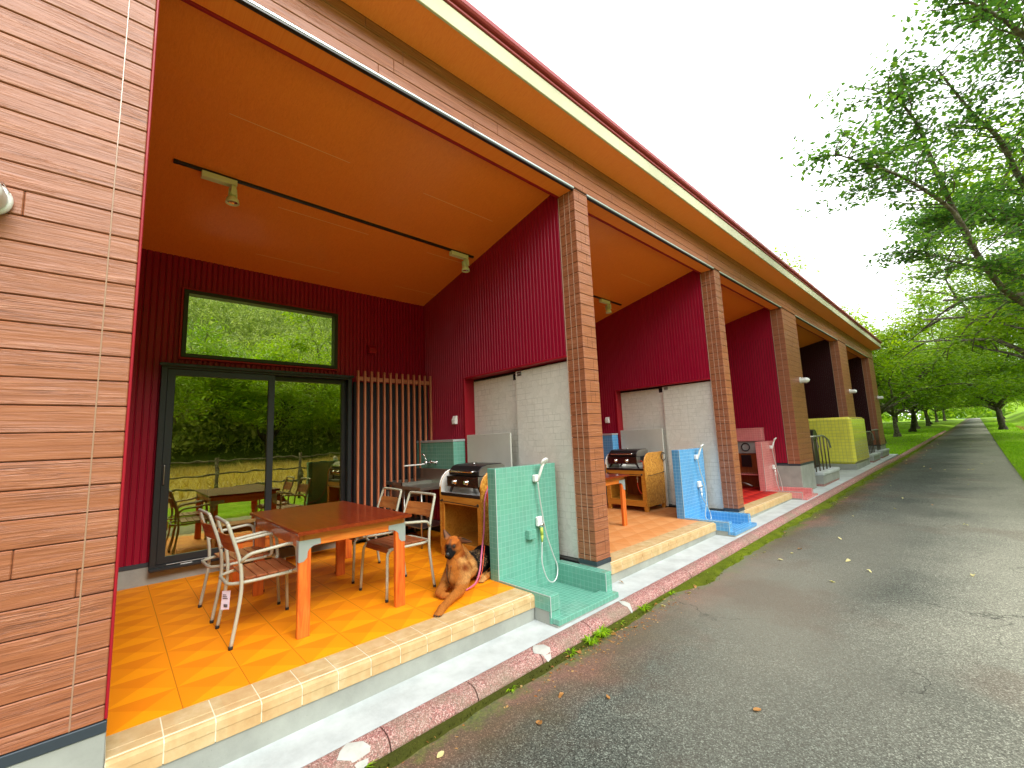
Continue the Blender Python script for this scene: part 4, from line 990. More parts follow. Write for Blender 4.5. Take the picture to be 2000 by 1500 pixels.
# ---------------------------------------------------------------- chairs (facing +y, origin between the legs)
def make_chair():
    o = empty('armchair', (0, 0, 0), 0, '', 'chair', 'metal armchairs with wooden slats around the table')
    W2, Z, tr = .245, .425, .0125
    # backrest hoop + rear legs in one bent tube
    def side(s): return [(s * (W2 + .005), -.245, .012), (s * (W2 + .002), -.20, .30), (s * W2, -.195, .46), (s * (W2 - .004), -.215, .60), (s * (W2 - .02), -.275, .80)]
    top = [(W2 - .028, -.285, .83), (W2 - .07, -.29, .842), (-W2 + .07, -.29, .842), (-W2 + .028, -.285, .83)]
    L_ = catmull(side(1), 6); R_ = catmull(side(-1), 6)[::-1]
    hoop = L_ + catmull([side(1)[-1]] + top + [side(-1)[-1]], 6)[1:-1] + R_
    m = MB(); m.tube(hoop, tr, 10); m.build('back_hoop', M['tubepaint'], o)
    # seat ring
    m = MB(); m.tube(fillet([(W2 - .03, .215, Z - .005), (W2 - .03, -.16, Z - .012), (W2 - .09, -.262, Z - .016), (-W2 + .09, -.262, Z - .016), (-W2 + .03, -.16, Z - .012), (-W2 + .03, .215, Z - .005)], .05), tr * .95, 10); m.build('seat_frame', M['tubepaint'], o)
    for s in (-1, 1):
        m = MB(); m.tube(fillet([(s * (W2 - .03), .12, Z - .004), (s * (W2 - .03), .225, Z - .012), (s * (W2 - .015), .235, .22), (s * (W2 - .005), .245, .012)], .055, 7), tr, 10); m.build('leg', M['tubepaint'], o)
        m = MB(); m.tube(fillet([(s * (W2 - .002), -.205, .56), (s * (W2 + .03), -.16, .615), (s * (W2 + .03), .155, .645), (s * (W2 + .028), .17, .44), (s * (W2 - .015), .15, Z)], [.05, .07, .03], 7), tr, 10); m.build('armrest', M['tubepaint'], o)
        for yy in (-.245, .245):
            m = MB(); m.lathe([(0, 0), (.014, 0), (.014, .022), (.0126, .022)], (s * (W2 + (.005 if yy < 0 else -.005)), yy, 0), (0, 0, 1), 10); m.build('foot_cap', M['rubber'], o)
    w = .068
    for k in range(5):
        y0 = -.165 + k * .0735
        m = MB()
        if k < 4: m.box(-W2 + .030, W2 - .030, y0, y0 + w, Z + .006, Z + .020, 0, .003)
        else:
            pf = [(y0, Z + .020), (y0 + .04, Z + .018), (y0 + .066, Z + .006), (y0 + .082, Z - .022), (y0 + .080, Z - .040), (y0 + .068, Z - .040), (y0 + .068, Z - .022), (y0 + .056, Z - .004), (y0 + .036, Z + .006), (y0, Z + .006)]
            m.prism(pf, 'x', -W2 + .030, W2 - .030)
        m.build('seat_slat', M['slat_wood'], o)
    for k in range(2):
        m = MB(); z0 = .635 + k * .0605; V = []; nn = 10
        for t in range(nn + 1):
            x = -W2 + .018 + (2 * W2 - .036) * t / nn; bow = -.032 * (1 - (x / W2) ** 2)
            for z in (z0, z0 + .058):
                yb = -.215 - (z - .60) * .30 + bow
                V += [(x, yb + .006, z), (x, yb - .006, z)]
        F = []
        for t in range(nn):
            a = 4 * t; b = a + 4
            F += [(a, b, b + 2, a + 2), (a + 1, a + 3, b + 3, b + 1), (a + 2, b + 2, b + 3, a + 3), (a, a + 1, b + 1, b)]
        F += [(0, 2, 3, 1), (4 * nn, 4 * nn + 1, 4 * nn + 3, 4 * nn + 2)]
        m.add(V, F, 0, False); m.build('back_slat', M['back_slat'], o)
    return o
ch = make_chair()
CH = [((-1.095, .925, 0), 0.0, 'armchair with a white tag hanging from it, nearest the lane at the table'),
      ((-1.765, .905, 0), .03, 'armchair on the near side of the table next to the glass door'),
      ((-1.085, 2.055, 0), math.pi + .05, 'armchair across the table beside the dog, facing the lane side bracket leg'),
      ((-1.80, 2.085, 0), math.pi - .03, 'armchair across the table in front of the slatted screen')]
for i, (l, rz, lab) in enumerate(CH):
    o = ch if i == 0 else copy_tree(ch)
    o.location = l; o.rotation_euler = (0, 0, rz); o['label'] = lab
tg = empty('price_tag', (-1.0, .66, .40), 0, 'white paper tag hanging under the seat of the nearest armchair', 'tag')
m = MB(); m.add([(-.03, 0, -.175), (.035, .004, -.170), (.035, .012, -.045), (-.03, .008, -.05), (-.03, .0012, -.175), (.035, .0052, -.170), (.035, .0132, -.045), (-.03, .0092, -.05)], [(0, 1, 2, 3), (7, 6, 5, 4), (0, 4, 5, 1), (1, 5, 6, 2), (2, 6, 7, 3), (3, 7, 4, 0)])
tgc = m.build('card', M['paper'], tg); tgc.rotation_euler = (0, 0, R(35))
m = MB(); rr = random.Random(3); x = -.005
for q in range(9):
    wq = rr.choice((.0016, .0028)); m.box(x, x + wq, -.0015, -.0008 + .0, -.155, -.135, 0); x += wq + .0016
for q in range(3): m.box(-.018, .012 + .006 * q, .0008, .0015, -.075 - q * .012, -.071 - q * .012, 0)
bc = m.build('print', M['rubber'], tg); bc.rotation_euler = (0, 0, R(35))
m = MB(); m.tube([(0, .008, -.05), (0, .01, .0)], .0012, 5); m.build('string', M['white'], tg)
# bench along the rear wall
o = empty('wooden_bench', (-2.68, 1.60, 0), 0, 'low wooden bench between the glass door and the table', 'bench')
m = MB(); m.box(-.15, .15, -.68, .66, .40, .44, 0, .004); m.build('seat', M['frame_wood'], o)
for s_ in (-1, 1):
    m = MB(); m.box(-.13, .13, s_ * .58 - .03, s_ * .58 + .05, 0, .3995, 0, .003); m.build('leg', M['leg_wood'], o)
m = MB(); m.box(.10, .128, -.548, .548, .30, .3995, 0, .003); m.build('apron', M['frame_wood'], o)

# ---------------------------------------------------------------- lamps
def track(y0, y1, lab):
    z = ceil_z(-1.765) - .02
    o = empty('lighting_track', (-1.765, y0, z), 0, lab, 'lighting track', 'black lighting tracks')
    m = MB(); m.box(-.017, .017, 0, y1 - y0, 0, .034, 0, .002); m.build('rail', M['black'], o)
    m = MB(); m.box(-.019, .019, -.004, .03, -.002, .0335, 0, .002); m.build('end_cap', M['black'], o)
def track_lamp(y, lab):
    z = ceil_z(-1.765) - .0225
    o = empty('track_spotlight', (-1.765, y, z), 0, lab, 'spotlight', 'cream spotlights on the ceiling tracks')
    m = MB(); m.box(-.035, .035, -.13, .15, -.055, 0, 0, .004); m.build('gear_box', M['cream_metal'], o)
    m = MB(); m.tube([(.0, .12, -.055), (.0, .12, -.075)], .018, 10); m.box(-.055, -.049, .10, .14, -.16, -.07, 0); m.box(.049, .055, .10, .14, -.16, -.07, 0); m.box(-.055, .055, .10, .14, -.075, -.069, 0); m.build('yoke', M['cream_metal'], o)
    m = MB()
    for a in range(0, 360, 40):
        c_, s_ = math.cos(R(a)), math.sin(R(a)); m.tube([(.030 * c_, .12 + .030 * s_, -.085), (.034 * c_, .12 + .034 * s_, -.165)], .0055, 5)
    m.lathe([(0, -.08), (.034, -.08), (.034, -.088), (0, -.09)], (0, .12, 0), (0, 0, 1), 16)
    m.lathe([(.022, -.085), (.022, -.165)], (0, .12, 0), (0, 0, 1), 12)
    m.lathe([(.033, -.16), (.038, -.165), (.052, -.19), (.058, -.225), (.055, -.228), (.047, -.20), (.02, -.185)], (0, .12, 0), (0, 0, 1), 22); m.build('lamp_head', M['cream_metal'], o)
    m = MB(); m.lathe([(0, -.195), (.03, -.199), (.046, -.208)], (0, .12, 0), (0, 0, 1), 18); m.build('reflector', M['chrome'], o)
track(.27, 3.62, 'black lighting track on the ceiling of the orange bay')
track(4.2, 7.35, 'black lighting track on the ceiling of the salmon bay')
track_lamp(.60, 'cream spotlight at the near end of the track in the orange bay')
track_lamp(3.36, 'cream spotlight at the far end of the track in the orange bay')
track_lamp(6.78, 'cream spotlight hanging in the salmon bay between two pillars')
ribglass = mat('ribbed_lamp_glass', (.80, .84, .82), .12, spec=.6, coat=.5)
def wall_lamp(y, lab):
    o = empty('wall_lamp', (.001, y, 2.48), 0, lab, 'wall lamp', 'white bulkhead lamps on the facade')
    m = MB(); m.lathe([(0, 0), (.075, 0), (.078, .02), (.07, .03), (.062, .032), (0, .033)], (0, 0, 0), (1, 0, 0), 24); m.build('base', M['white'], o)
    m = MB(); prof = [(.06, .03)]
    for q in range(7): prof += [(.064, .035 + q * .017), (.058, .044 + q * .017)]
    prof += [(.055, .16), (.042, .185), (.02, .198), (0, .20)]
    m.lathe(prof, (0, 0, 0), (1, 0, -.08), 24); m.build('glass_globe', ribglass, o)
    m = MB()
    for a in (30, 150, 270): m.tube([(.03, .074 * math.cos(R(a)), .074 * math.sin(R(a))), (.15, .07 * math.cos(R(a)), .07 * math.sin(R(a)) - .01), (.205, .0, -.014)], .003, 5)
    m.build('guard', M['chrome'], o)
for y, lab in ((-.455, 'white wall lamp on the siding at the left edge of the photo'), (12.2, 'white wall lamp on the third pillar above the handrail'), (18.2, 'white wall lamp on the pillar above the yellow wall'), (24.25, 'white wall lamp on the last pillar beside the trees')): wall_lamp(y, lab)

# ---------------------------------------------------------------- far bays: yellow wall, blocks, handrails
o = empty('yellow_tiled_wall', (-.9, 18.5, 0), 0, 'yellow mosaic wall on a concrete base wrapping the fourth pillar', 'tiled wall')
m = MB(); m.box(-1.1, .97, -1.17, 1.30, .12, 1.62, 0, .07); m.build('tiled_wall', M['yellow'], o)
m = MB(); m.box(-1.1, .96, -1.16, 1.29, -.1, .119, 0, .01); m.build('concrete_base', M['found'], o)
m = MB(); m.box(-1.1, .93, -1.13, 1.26, -.4, -.101, 0, .005); m.build('plinth', M['granite'], o)
def block(y0, y1, zt, lab):
    o = empty('entrance_block', (-.2, y0, gz(y0)), 0, lab, 'concrete step', 'pale concrete entrance blocks')
    g0 = gz(y0); h = zt - g0; L2 = y1 - y0
    m = MB(); m.box(-.5, .32, 0, L2, h - .09, h, 0, .02); m.build('slab', M['lightcon'], o)
    m = MB(); m.box(-.5, .295, .02, L2 - .02, .06, h - .091, 0, .006); m.build('body', M['found'], o)
    m = MB(); m.box(-.5, .285, .03, L2 - .03, -.2, .0595, 0, .004); m.build('plinth', M['granite'], o)
block(12.80, 14.60, .235, 'pale concrete block under the first handrail by the third pillar')
block(20.35, 22.0, .27, 'pale concrete block between the yellow wall and the last handrail')
block(22.55, 24.45, .30, 'pale concrete block under the last handrail at the building end')
def rail(y0, y1, zb, zt, lab, curved=True, n_=5):
    o = empty('handrail', (-.03, y0, zb), 0, lab, 'handrail', 'brown metal handrails on the entrance blocks')
    L2 = y1 - y0; h = zt - zb
    for xo in ((0.0, -.28) if curved else (0.0,)):
        P = [(xo, -.5, h), (xo, L2 * .62, h + .005), (xo, L2 * .95, h - .13), (xo, L2 * 1.02, h - .34)] if curved else [(xo, -.9, h), (xo, L2, h + .01)]
        m = MB(); m.tube(fillet(P, .12), .021, 8); m.build('top_rail', M['steel'], o)
        for k in range(n_):
            t = -.15 + k * (L2 * .82 + .15) / (n_ - 1); hh = h if t < L2 * .62 else h - .13 * (t - L2 * .62) / (L2 * .33)
            m = MB(); m.tube([(xo, t, 0), (xo, t, hh)], .015, 8); m.build('baluster', mat('bronze_rail', (.10, .075, .045), .35, .4) if k == 0 and xo == 0 and not bpy.data.materials.get('bronze_rail') else bpy.data.materials['bronze_rail'], o)
rail(12.95, 14.55, .2352, 1.10, 'curved handrail on the block beside the third pillar')
rail(20.5, 21.9, .2702, 1.08, 'curved handrail beyond the yellow wall')
rail(22.7, 24.3, .3002, 1.12, 'straight handrail at the far end of the building', False, 6)
o = empty('smoker_grill', (-.52, 14.30, .2351), 0, 'black upright cooker with a domed lid behind the first handrail', 'cooker')
m = MB(); m.box(-.22, .22, -.25, .25, .06, .74, 0, .02); m.build('body', M['black'], o)
m = MB(); m.prism([(-.26, .745), (-.26, .78)] + arc(0, .78, .26, 180, 0, 10) + [(.26, .745)], 'x', -.23, .23); m.build('lid', M['black'], o)
for sy in (-1, 1):
    m = MB(); m.lathe([(0, -.02), (.05, -.02), (.05, .02), (0, .02)], (.18, sy * .20, .05), (0, 1, 0), 14); m.build('wheel', M['rubber'], o)

# ---------------------------------------------------------------- field fence and container mirrored in the glass
fo = empty('field_fence', (6.6, 0, 0), 0, 'grey wooden rail fence across the lane', 'fence')
for k in range(19):
    y = -12 + k * 2.4; m = MB(); m.tube([(0, y, gz(y) - .3), (0, y, gz(y) + 1.35)], .06, 8); m.build('post', M['bark'], fo)
for zz in (.45, .85, 1.25):
    m = MB(); m.tube([(0.065, y, gz(y) + zz + .012 * mnoise.noise(Vector((y, zz * 9, 0)))) for y in fr(-12, 31.2, 30)], .028, 6); m.build('rail', M['bark'], fo)
o = empty('blue_container', (35, 5.4, gz(5) - .1), 0, 'blue metal container at the edge of the dry field', 'container')
m = MB(); m.box(-1.2, 1.2, -1.1, 1.1, .35, 2.9, 0, .03); m.build('body', mat('blue_painted_metal', (.05, .22, .42), .5), o)
m = MB()
for q in range(9): m.box(-1.24, -1.2, -1.0 + q * .24, -.9 + q * .24, .5, 2.75, 0)
m.build('ribs', mat('blue_painted_metal_dark', (.04, .18, .36), .5), o)

# ---------------------------------------------------------------- the dog
def capsule(mb, p, q, r1, r2, n=14):
    p, q = Vector(p), Vector(q); d = (q - p); L_ = d.length; ax = d.normalized() if L_ > 1e-6 else Vector((0, 0, 1))
    prof = [(0.0005, -r1)] + [(r1 * math.sin(R(a)), -r1 * math.cos(R(a))) for a in (25, 50, 75)] + [(r1, 0), (r2, L_)] + [(r2 * math.cos(R(a)), L_ + r2 * math.sin(R(a))) for a in (25, 50, 75)] + [(0.0005, L_ + r2)]
    b0 = len(mb.v); mb.lathe(prof, p, ax, n)
    k = len(prof)
    mb.f.append(tuple(b0 + i for i in range(n))[::-1]); mb.m.append(0); mb.sm.append(True)
    mb.f.append(tuple(b0 + (k - 1) * n + i for i in range(n))); mb.m.append(0); mb.sm.append(True)
def cone_ear(mb, base, tip, wdir, w, th, bend=None):
    base, tip, wdir = Vector(base), Vector(tip), Vector(wdir).normalized(); n = 6
    ax = (tip - base); td = ax.normalized().cross(wdir).normalized()
    rings = []
    for i in range(n + 1):
        t = i / n; c = base + ax * t; ww = w * (1 - t) ** .75 * (1 + .25 * math.sin(t * math.pi)) + .004; tt = th * (1 - .6 * t)
        rings.append([c + wdir * ww * math.cos(a) + td * (tt * math.sin(a)) for a in [2 * math.pi * k / 10 for k in range(10)]])
    V = [p for r_ in rings for p in r_]; F = [(i * 10 + k, i * 10 + (k + 1) % 10, (i + 1) * 10 + (k + 1) % 10, (i + 1) * 10 + k) for i in range(n) for k in range(10)]
    b0 = len(mb.v); mb.add(V, F, 0, True)
    mb.f.append(tuple(b0 + k for k in range(10))[::-1]); mb.m.append(0); mb.sm.append(True)
    mb.f.append(tuple(b0 + n * 10 + k for k in range(10))); mb.m.append(0); mb.sm.append(True)
DB = Vector((-.50, 2.40, 0))
dog = empty('dog', DB, 0, 'tan and black shepherd dog lying on the orange floor beside the mint shower', 'dog')
hd = Vector((.60, -.78, -.16)).normalized(); hu = Vector((0, 0, 1)); hs_ = hd.cross(hu).normalized(); hu = hs_.cross(hd).normalized()
SK = Vector((-.53, 2.31, .43))
def hp(f, s, u): return SK + hd * f + hs_ * s + hu * u
db = MB()
def C_(p, q, a, b): capsule(db, Vector(p) - DB, Vector(q) - DB, a, b)
C_((-.56, 2.385, .185), (-.60, 2.49, .195), .118, .122); C_((-.60, 2.49, .195), (-.68, 2.63, .165), .122, .122); C_((-.68, 2.63, .165), (-.77, 2.79, .150), .122, .108)
C_((-.77, 2.79, .150), (-.84, 2.90, .155), .108, .115); C_((-.84, 2.90, .155), (-.90, 2.97, .12), .115, .085)
C_((-.60, 2.45, .25), (-.555, 2.36, .355), .104, .084); C_((-.555, 2.36, .355), SK - hd * .015, .084, .066)
C_((-.535, 2.345, .27), (-.535, 2.325, .16), .086, .080); C_((-.535, 2.335, .34), (-.53, 2.325, .25), .066, .078)
C_((-.535, 2.325, .16), (-.56, 2.38, .10), .080, .088)
# shoulders and forelegs
C_((-.485, 2.40, .21), (-.455, 2.355, .12), .070, .058); C_((-.455, 2.355, .12), (-.425, 2.30, .062), .056, .047)
C_((-.425, 2.30, .062), (-.335, 2.12, .044), .046, .031); C_((-.335, 2.12, .044), (-.268, 2.01, .034), .031, .031)
C_((-.268, 2.01, .034), (-.243, 1.975, .028), .034, .029)
for t in (-1.5, -.5, .5, 1.5):
    b_ = Vector((-.245, 1.975, .022)) + Vector((.87, .40, 0)) * .0175 * t; C_(b_, b_ + Vector((.014, -.042 + abs(t) * .008, -.008)), .0125, .0105)
C_((-.63, 2.36, .17), (-.635, 2.29, .075), .066, .050); C_((-.635, 2.29, .075), (-.575, 2.185, .042), .048, .036)
C_((-.575, 2.185, .040), (-.515, 2.185, .032), .036, .031); C_((-.515, 2.185, .030), (-.485, 2.225, .026), .030, .024)
# haunch and hind foot
C_((-.80, 2.87, .13), (-.71, 2.74, .085), .098, .060); C_((-.71, 2.74, .085), (-.66, 2.70, .05), .055, .034)
C_((-.66, 2.83, .035), (-.625, 2.76, .028), .033, .030); C_((-.625, 2.76, .028), (-.60, 2.69, .022), .030, .024)
for t in (-1, 0, 1): C_((-.597 + .014 * t, 2.685 + .01 * t, .018), (-.588 + .014 * t, 2.66 + .01 * t, .014), .013, .011)
C_((-.92, 2.98, .10), (-.965, 2.93, .045), .045, .035); C_((-.965, 2.93, .045), (-.95, 2.76, .035), .035, .022)
# head
C_(hp(-.02, 0, .0), hp(.035, 0, .006), .070, .058)
for s in (-1, 1):
    C_(hp(.0, s * .030, -.022), hp(.045, s * .024, -.030), .050, .040); C_(hp(.045, s * .024, .024), hp(.06, s * .022, .021), .026, .018)
    C_(hp(.08, s * .016, -.040), hp(.135, s * .012, -.046), .028, .022)
C_(hp(.05, 0, -.010), hp(.095, 0, -.022), .042, .033); C_(hp(.095, 0, -.022), hp(.142, 0, -.030), .033, .0275)
C_(hp(.03, 0, -.055), hp(.115, 0, -.064), .036, .022); C_(hp(.142, 0, -.026), hp(.152, 0, -.022), .022, .016)
eb = MB()
cone_ear(eb, hp(-.030, .046, .038) - DB, Vector((-.617, 2.275, .557)) - DB, hs_ * .55 + hd * .6, .033, .008)
cone_ear(eb, hp(-.030, -.050, .030) - DB, Vector((-.398, 2.425, .452)) - DB, Vector((.3, -.35, .9)), .033, .008)
tmp = db.build('body', M['leash'])
rmod = tmp.modifiers.new('r', 'REMESH'); rmod.mode = 'VOXEL'; rmod.voxel_size = .0062; rmod.use_smooth_shade = True
sm_ = tmp.modifiers.new('s', 'SMOOTH'); sm_.iterations = 7; sm_.factor = .5
dg = bpy.context.evaluated_depsgraph_get(); dg.update()
me = bpy.data.meshes.new_from_object(tmp.evaluated_get(dg)); bpy.data.objects.remove(tmp)
BLK, TAN, DTAN, CRM, GRY = (.006, .005, .005), (.40, .13, .020), (.20, .045, .007), (.56, .30, .10), (.06, .04, .03)
def lerp(a, b, t): t = max(0, min(1, t)); return tuple(x * (1 - t) + y * t for x, y in zip(a, b))
def fur(pw):
    nz = mnoise.noise(pw * 22); n2 = mnoise.noise(pw * 70); n3 = mnoise.noise(pw * 9)
    d = pw - SK; f, s, u = d.dot(hd), d.dot(hs_), d.dot(hu)
    inhead = (pw - SK).length < .20 and u > -.105 and (f > -.035 or pw.z > .455)
    if inhead:
        c = lerp(TAN, DTAN, .5 + 1.3 * n3)
        if u > .03: c = lerp(c, (.46, .13, .02), .5)
        c = lerp(c, BLK, (f - .058 + .03 * nz) / .035)
        if f > .05 and -.095 < u < -.03: c = lerp(c, BLK, (f - .075) / .02)
        for sg in (-1, 1):
            e = Vector((f - .075, (s - sg * .034), u - .016)); c = lerp(c, BLK, 1.6 - e.length / .015)
        if abs(s) < .012 and f > .03 and f < .10 and u > 0: c = lerp(c, GRY, .5)
        if pw.z > .475 and (abs(s) > .04): c = lerp(c, GRY, (pw.z - .475) / .02 + .3 * nz)
        return c
    # along the body axis
    ax = Vector((-.5, .86, 0)); a = (pw - Vector((-.53, 2.40, 0))).dot(ax)
    c = lerp(TAN, CRM, .35 + .9 * n3 if pw.z > .08 else .1)
    if pw.z < .12: c = lerp(c, TAN, .8)
    if a > .02: c = lerp(c, CRM, .5 * (1 - abs(a - .07) / .07))
    edge = .075 + .06 * (1 - pw.z / .3) + .02 * nz
    if pw.z > .035:
        c = lerp(c, BLK, (a - edge) / .03)
    if a > .17 and n2 > .05 and pw.z > .14 and a < .42: c = lerp(c, (.34, .20, .09), min(.75, (n2) * 1.9))
    if pw.z < .062 and a > .2: c = lerp(TAN, CRM, .5 + nz)
    if a < .10 and a > -.12 and .20 < pw.z < .36: c = lerp(c, DTAN, .35 + nz)
    if abs(pw.x + .535) < .016 and .10 < pw.z < .27 and pw.y < 2.30: c = lerp(c, (.03, .015, .01), .6)
    if pw.z < .012: c = lerp(c, BLK, .5)
    return lerp(c, BLK, .12 + .25 * n2)
rf = random.Random(12)
V = [v.co.copy() for v in me.vertices]; Nn = [v.normal.copy() for v in me.vertices]
cols = [fur(v + DB) for v in V]
ov = [tuple(v) for v in V]; of = [tuple(p.vertices) for p in me.polygons]; base_f = len(of); vc = list(cols)
b0 = len(ov); ov += eb.v; of += [tuple(i + b0 for i in f) for f in eb.f]
for q in range(len(eb.v)):
    k10 = q % 10; t_ = (q % 70) // 10 / 6; c = (.025, .015, .010) if k10 in (0, 1, 4, 5, 6, 9) else (.16, .075, .045) ; vc.append(lerp((.30, .10, .025), c, t_ * 3))
ar = [p.area for p in me.polygons]; tot = sum(ar); NF = 32000; acc = 0.0; need = 0.0
for p in me.polygons:
    need += ar[p.index] / tot * NF
    while acc < need:
        acc += 1
        vs = p.vertices; k = rf.random(); l = rf.random(); i0, i1, i2 = vs[0], vs[1], vs[2]
        q = V[i0].lerp(V[i1], k).lerp(V[i2], l); n_ = p.normal
        pw = q + DB; f = (pw - SK).dot(hd)
        head = (pw - SK).length < .2 and (f > -.02 or pw.z > .46)
        if head and f > .07: continue
        L_ = (.008 if head else (.009 if pw.z < .08 or pw.y < 2.25 else .022)) * rf.uniform(.7, 1.2)
        flow = (-hd * 1.0 if head else (Vector((-.2, .35, -.9)) if pw.y < 2.45 else Vector((-.5, .8, -.25)))) + Vector((rf.uniform(-.3, .3), rf.uniform(-.3, .3), rf.uniform(-.3, .3)))
        flow = (flow - n_ * flow.dot(n_)).normalized(); d_ = (flow + n_ * .22).normalized(); sdv = d_.cross(n_).normalized() * .0014
        tip = q + d_ * L_
        if tip.z + DB.z < .003: tip.z = .003
        b = len(ov); ov += [tuple(q - sdv), tuple(q + sdv), tuple(tip)]; of.append((b, b + 1, b + 2))
        c = lerp(cols[i0], (0, 0, 0), 0); j = rf.uniform(.75, 1.35); c = tuple(min(1, x * j) for x in c); vc += [c, c, tuple(min(1, x * 1.15) for x in c)]
me2 = bpy.data.meshes.new('body'); me2.from_pydata(ov, [], of); me2.polygons.foreach_set('use_smooth', [True] * len(of))
ca = me2.color_attributes.new('fur', 'FLOAT_COLOR', 'POINT')
ca.data.foreach_set('color', [x for c in vc for x in (*c, 1.0)])
fm = mat('dog_fur', (.4, .2, .05), .85, spec=.12); n = NT(fm); at = n.n('ShaderNodeAttribute', attribute_name='fur'); n.color(at.outputs['Color'])
me2.materials.append(fm); body = bpy.data.objects.new('body', me2); COL.objects.link(body); body.parent = dog
for s in (-1, 1):
    m = MB(); m.lathe([(.0005, -.0095)] + [(.0095 * math.sin(R(a)), -.0095 * math.cos(R(a))) for a in range(20, 180, 20)] + [(.0005, .0095)], hp(.070, s * .034, .016) - DB, hd, 14); m.build('eye', mat('dog_eye', (.012, .006, .003), .08, coat=1.0), dog)
m = MB(); o_ = hp(.160, 0, -.020) - DB; m.lathe([(.0005, -.016), (.014, -.010), (.0175, 0), (.014, .008), (.006, .012), (.0005, .0125)], o_, hd, 14); m.build('nose', mat('dog_nose', (.02, .02, .022), .3, spec=.5), dog)
m = MB(); cc = Vector((-.575, 2.395, .315)) - DB; axn = Vector((.30, -.62, .75)).normalized(); u_ = axn.orthogonal().normalized(); v_ = axn.cross(u_)
hang = Vector((-.468, 2.33, .10)) - DB
rg = [cc + (u_ * math.cos(R(a)) * .091 + v_ * math.sin(R(a)) * .091) for a in range(0, 360, 15)]
m.tube(rg, .0045, 6, closed=True)
for s in (-1, 1): m.tube(catmull([Vector((-.52 + s * .04, 2.255, .27)) - DB, Vector((-.505 + s * .016, 2.235, .18)) - DB, Vector((-.50, 2.24, .12)) - DB], 4), .0024, 5)
m.build('chain_collar', mat('dark_chain', (.08, .05, .03), .35, .8), dog)
for t in (-1.5, -.5, .5, 1.5):
    b_ = Vector((-.231, 1.933, .014)) - DB + Vector((.87, .40, 0)) * .0175 * t; b_.y += abs(t) * .008
    m = MB(); m.tube([b_, b_ + Vector((.004, -.010, .0)), b_ + Vector((.007, -.018, -.007))], [.0045, .0038, .0012], 6); m.build('claw', M['rubber'], dog)
# leash
le = empty('leash', (-.95, 3.0, 0), 0, 'pink leash hanging from the cabinet ring down to the dog', 'leash')
o0 = Vector((-.95, 3.0, 0))
pts = [Vector(p) - o0 for p in [(-.95, 3.62, .86), (-.945, 3.30, .84), (-.955, 3.10, .82), (-.935, 3.02, .70), (-.922, 3.00, .58), (-.854, 2.93, .40), (-.69, 2.775, .305), (-.565, 2.655, .235), (-.51, 2.59, .14), (-.505, 2.54, .055), (-.52, 2.47, .016), (-.52, 2.43, .012)]]
m = MB(); cs = catmull(pts, 6)
Vv = []
for i, p in enumerate(cs):
    t = (cs[min(i + 1, len(cs) - 1)] - cs[max(i - 1, 0)]).normalized(); sdv = t.cross(Vector((.8, -.6, .1))).normalized() * .008; nn_ = t.cross(sdv).normalized() * .0016
    Vv += [p - sdv - nn_, p + sdv - nn_, p + sdv + nn_, p - sdv + nn_]
m.add(Vv, [(4 * i + a, 4 * i + (a + 1) % 4, 4 * i + 4 + (a + 1) % 4, 4 * i + 4 + a) for i in range(len(cs) - 1) for a in range(4)], 0, True)
m.build('strap', M['leash'], le)
m = MB(); m.tube([p + Vector((.012, .02, .004)) for p in catmull(pts[6:], 6)], .0028, 6); m.build('cord', M['orange_hose'], le)

# ---------------------------------------------------------------- trees
def leafs(mb, p, n, rad, size, rr, droop=.25, flat=.55):
    for _ in range(n):
        q = p + Vector((rr.gauss(0, 1), rr.gauss(0, 1), rr.gauss(0, flat))) * rad
        a = rr.uniform(0, 6.283); t = rr.uniform(-droop * 2.2, droop * .6) ; s = size * rr.uniform(.65, 1.25)
        d = Vector((math.cos(a) * math.cos(t), math.sin(a) * math.cos(t), math.sin(t)))
        rl = rr.uniform(-.7, .7); sd_ = Vector((-math.sin(a), math.cos(a), 0)); up_ = sd_.cross(d)
        w_ = (sd_ * math.cos(rl) + up_ * math.sin(rl)) * s * .27
        b = len(mb.v); m_ = q + d * s * .48; tip = q + d * s - Vector((0, 0, s * .12)); sg = up_ * s * .06
        mb.v += [tuple(q), tuple(m_ + w_ + sg), tuple(tip), tuple(m_ - w_ + sg)]
        mb.f.append((b, b + 1, b + 2, b + 3)); mb.m.append(0); mb.sm.append(False)
def limb(tm, p, d, L_, r, rr, seg=5, wob=.18, lift=0.0):
    pts = [p.copy()]; rs = [r]; dd = d.copy()
    for i in range(seg):
        dd = (dd + Vector((rr.gauss(0, wob), rr.gauss(0, wob), rr.gauss(0, wob * .6) + lift))).normalized()
        p = p + dd * (L_ / seg); pts.append(p.copy()); rs.append(r * (1 - .55 * (i + 1) / seg))
    tm.tube(pts, rs, 7 if r > .04 else 5, caps=r > .04)
    return pts, dd, rs[-1]
